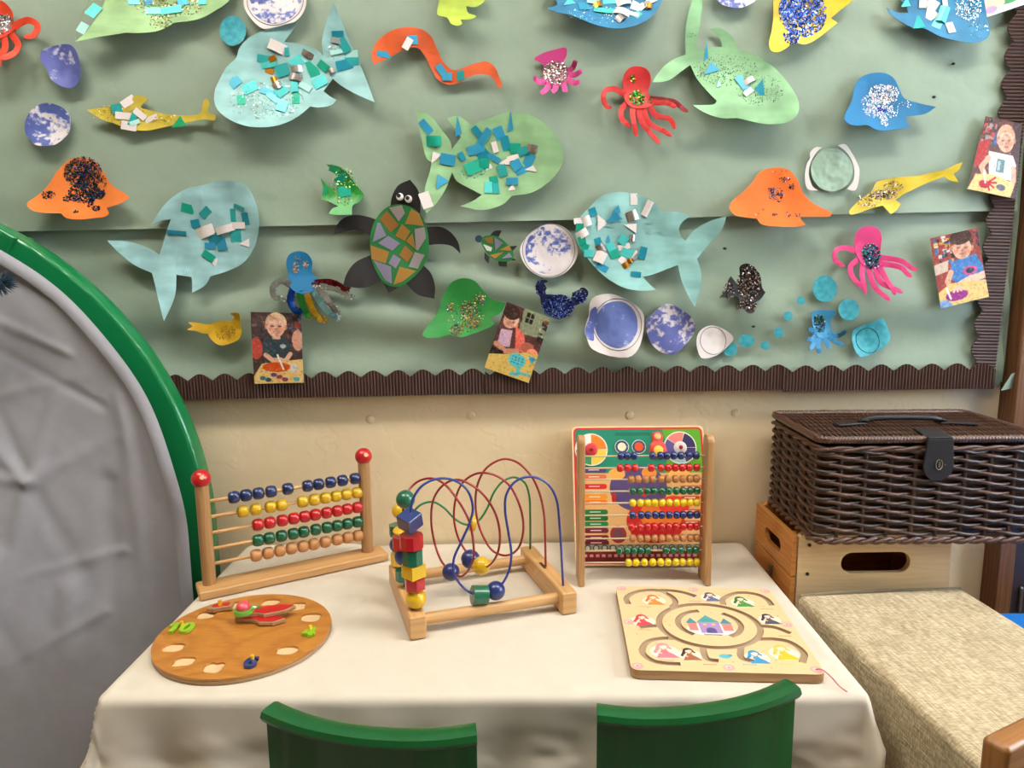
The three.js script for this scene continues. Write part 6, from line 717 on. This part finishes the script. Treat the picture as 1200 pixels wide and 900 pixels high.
{ // wicker hamper
  const W = 0.392, D = 0.232, H = 0.180, y0 = 0.6515, g = thing('wicker_hamper', 'dark brown wicker picnic hamper with black strap on the crate', 'hamper', [0.7245, y0, 0.1495]);
  const wick = ['#3a2319', '#44291c', '#2e1b14', '#523424'].map((k) => mat(k, 0.42, { clearcoat: 0.2, clearcoatRoughness: 0.4 })), r0 = 0.016;
  const per = 2 * (W + D) - 8 * r0 + 2 * Math.PI * r0, loop = (s, off, flare) => {     // point of the rounded-rectangle loop at length s
    const w = W / 2 + flare, d = D / 2 + flare, segs = [[W - 2 * r0, (t) => [-w + r0 + t, d, 0, 1]], [Math.PI / 2 * r0, (t) => { const a = Math.PI / 2 - t / r0; return [w - r0 + Math.cos(a) * r0, d - r0 + Math.sin(a) * r0, Math.cos(a), Math.sin(a)]; }], [D - 2 * r0, (t) => [w, d - r0 - t, 1, 0]], [Math.PI / 2 * r0, (t) => { const a = -t / r0; return [w - r0 + Math.cos(a) * r0, -d + r0 + Math.sin(a) * r0, Math.cos(a), Math.sin(a)]; }], [W - 2 * r0, (t) => [w - r0 - t, -d, 0, -1]], [Math.PI / 2 * r0, (t) => { const a = -Math.PI / 2 - t / r0; return [-w + r0 + Math.cos(a) * r0, -d + r0 + Math.sin(a) * r0, Math.cos(a), Math.sin(a)]; }], [D - 2 * r0, (t) => [-w, -d + r0 + t, -1, 0]], [Math.PI / 2 * r0, (t) => { const a = Math.PI - t / r0; return [-w + r0 + Math.cos(a) * r0, d - r0 + Math.sin(a) * r0, Math.cos(a), Math.sin(a)]; }]];
    let t = ((s % per) + per) % per; for (const [l, f] of segs) { if (t <= l) { const q = f(t); return [q[0] + q[2] * off, q[1] + q[3] * off]; } t -= l; } return [0, 0];
  };
  const nS = Math.round(per / 0.043), pitch = per / nS, rows = 20;
  part('lining', new RoundedBoxGeometry(W - 0.012, H - 0.01, D - 0.012, 3, 0.024), wick[1], g, [0, H / 2, 0]);
  for (let i = 0; i < rows; i++) {
    const y = 0.010 + i * (H - 0.022) / (rows - 1), pts = [], n = nS * 8, rw = rng(i + 700); let j = 0;
    for (let k = 0; k < n; k++) { const s = k / n * per; const w = Math.sin((s / pitch + i) * Math.PI); if (k % 8 === 0) j = (rw() - 0.5) * 0.0014; const q = loop(s, 0.0032 * w, 0.0); pts.push([q[0], y + 0.0026 * Math.cos((s / pitch + i) * Math.PI) + j, q[1]]); }
    const tg = new THREE.TubeGeometry(new THREE.CatmullRomCurve3(pts.map(V3), true, 'catmullrom'), n * 2, 0.0036, 7, true); part('willow_weaver', tg, wick[(i * 7 + 1) % 4], g);
  }
  const st = new THREE.CylinderGeometry(0.0036, 0.0036, H - 0.008, 8); for (let i = 0; i < nS; i++) { const q = loop((i + 0.5) * pitch, 0, 0); part('willow_stake', st, wick[i % 4], g, [q[0], H / 2, q[1]]); }
  const rope = (y, off, tr, twist, m) => { for (const ph of [0, Math.PI]) { const pts = []; for (let k = 0; k < 260; k++) { const s = k / 260 * per, a = s / twist * Math.PI * 2 + ph, q = loop(s, off + Math.cos(a) * tr * 0.8, 0); pts.push([q[0], y + Math.sin(a) * tr * 0.8, q[1]]); } part('rim_braid', new THREE.TubeGeometry(new THREE.CatmullRomCurve3(pts.map(V3), true), 520, tr, 7, true), m, g); } };
  rope(0.0065, 0.003, 0.0042, 0.05, wick[3]); rope(H - 0.006, 0.002, 0.0036, 0.09, wick[3]);
  // lid
  const lid = new THREE.Group(); lid.name = 'lid'; lid.position.set(0, H + 0.003, 0); g.add(lid);
  const lr = [], rl = rng(801), nx = 84; for (let i = 0; i < nx; i++) { const x = -W / 2 + 0.010 + i * (W - 0.02) / (nx - 1), pts = []; for (let k = 0; k <= 14; k++) { const z = -D / 2 + 0.008 + k / 14 * (D - 0.016); pts.push([x + (rl() - 0.5) * 0.0014, 0.0075 + 0.0018 * Math.sin((k / 2 + i) * Math.PI) + 0.004 * (1 - Math.pow(2 * k / 14 - 1, 2)), z]); } lr.push(tube(pts, 0.0026, 28, 5)); }
  const lw = part('lid_weave', join(lr), wick[1], lid); lw.userData.kind = 'stuff'; part('lid_board', new RoundedBoxGeometry(W - 0.012, 0.005, D - 0.012, 2, 0.002), wick[1], lid, [0, 0.0035, 0]);
  const rimPts = []; for (let k = 0; k < 900; k++) { const s = k / 900 * per, q = loop(s, 0.001, 0.0); rimPts.push([q[0], 0.0075, q[1]]); }
  const rg = new THREE.TubeGeometry(new THREE.CatmullRomCurve3(rimPts.map(V3), true), 1300, 0.0068, 8, true), rp = rg.attributes.position; const rc = new THREE.Vector3(); for (let i = 0; i < rp.count; i++) { const ring = Math.floor(i / 9), k = 1 + 0.12 * Math.sin(ring * 2 * Math.PI / 6); const s = ring / 1300 * per, q = loop(s, 0.001, 0); rc.set(q[0], 0.0075, q[1]); rp.setXYZ(i, rp.getX(i), 0.0075 + (rp.getY(i) - 0.0075) * k, rp.getZ(i)); } rg.computeVertexNormals(); part('lid_rim', rg, mat('#4c2e1e', 0.36, { clearcoat: 0.3, clearcoatRoughness: 0.3 }), lid);
  const hd = new THREE.Group(); hd.name = 'handle'; hd.position.set(-0.005, 0.016, 0.02); lid.add(hd);
  part('grip', tube([[-0.075, 0.004, 0], [-0.06, 0.009, 0.003], [0, 0.0115, 0.005], [0.06, 0.009, 0.003], [0.075, 0.004, 0]], 0.0052, 40, 10), M.leather, hd);
  for (const s of [-1, 1]) { part('handle_tab', new RoundedBoxGeometry(0.062, 0.004, 0.018, 2, 0.0018), M.leather, hd, [s * 0.10, 0.001, 0.008], [0, -s * 0.25, 0]); part('ring', new THREE.TorusGeometry(0.0085, 0.0022, 8, 20), M.leather, hd, [s * 0.072, 0.004, 0.001], [1.2, 0, 0]); }
  const strap = part('strap', (() => { const q = new THREE.Shape(); q.moveTo(-0.0165, 0); q.lineTo(0.0165, 0); q.lineTo(0.0185, -0.032); q.quadraticCurveTo(0.0235, -0.062, 0.006, -0.072); q.quadraticCurveTo(0, -0.074, -0.006, -0.072); q.quadraticCurveTo(-0.0235, -0.062, -0.0185, -0.032); q.closePath(); return new THREE.ExtrudeGeometry(q, { depth: 0.002, bevelEnabled: true, bevelSize: 0.001, bevelThickness: 0.001, bevelSegments: 2 }); })(), M.leather, g, [0.006, H + 0.012, D / 2 + 0.0095]); strap.scale.x = 1.28;
  part('strap_fold', new RoundedBoxGeometry(0.043, 0.004, 0.05, 2, 0.0018), M.leather, g, [0.006, H + 0.0175, D / 2 - 0.013], [0.12, 0, 0]);
  const brass = mat('#cfc4a4', 0.35, { metalness: 0.5 }), ov = new THREE.Shape(); ov.absellipse(0, 0, 0.0082, 0.0130, 0, 6.2832); const ih = new THREE.Path(); ih.absellipse(0, 0, 0.0046, 0.0090, 0, 6.2832, true); ov.holes.push(ih); part('clasp_plate', new THREE.ExtrudeGeometry(ov, { depth: 0.0014, bevelEnabled: true, bevelSize: 0.0005, bevelThickness: 0.0005, bevelSegments: 2, curveSegments: 20 }), brass, strap, [0, -0.044, 0.0032]); part('clasp_bar', new RoundedBoxGeometry(0.0028, 0.0105, 0.003, 2, 0.001), M.steel, strap, [0, -0.044, 0.004]);
}
{
  const g = thing('blue_table', 'low table with a bright blue top beyond the covered box', 'table', [1.29, 0, 0.46]); const bm = mat(rgb(22, 122, 214), 0.35);
  part('tabletop', new RoundedBoxGeometry(0.68, 0.024, 0.66, 3, 0.008), bm, g, [0, 0.438, 0]); for (const sx of [-1, 1]) for (const sz of [-1, 1]) part('leg', rodGeo(0.015, 0.426), M.steel, g, [sx * 0.28, 0.213, sz * 0.27]);
}

renderer.render(scene, camera);
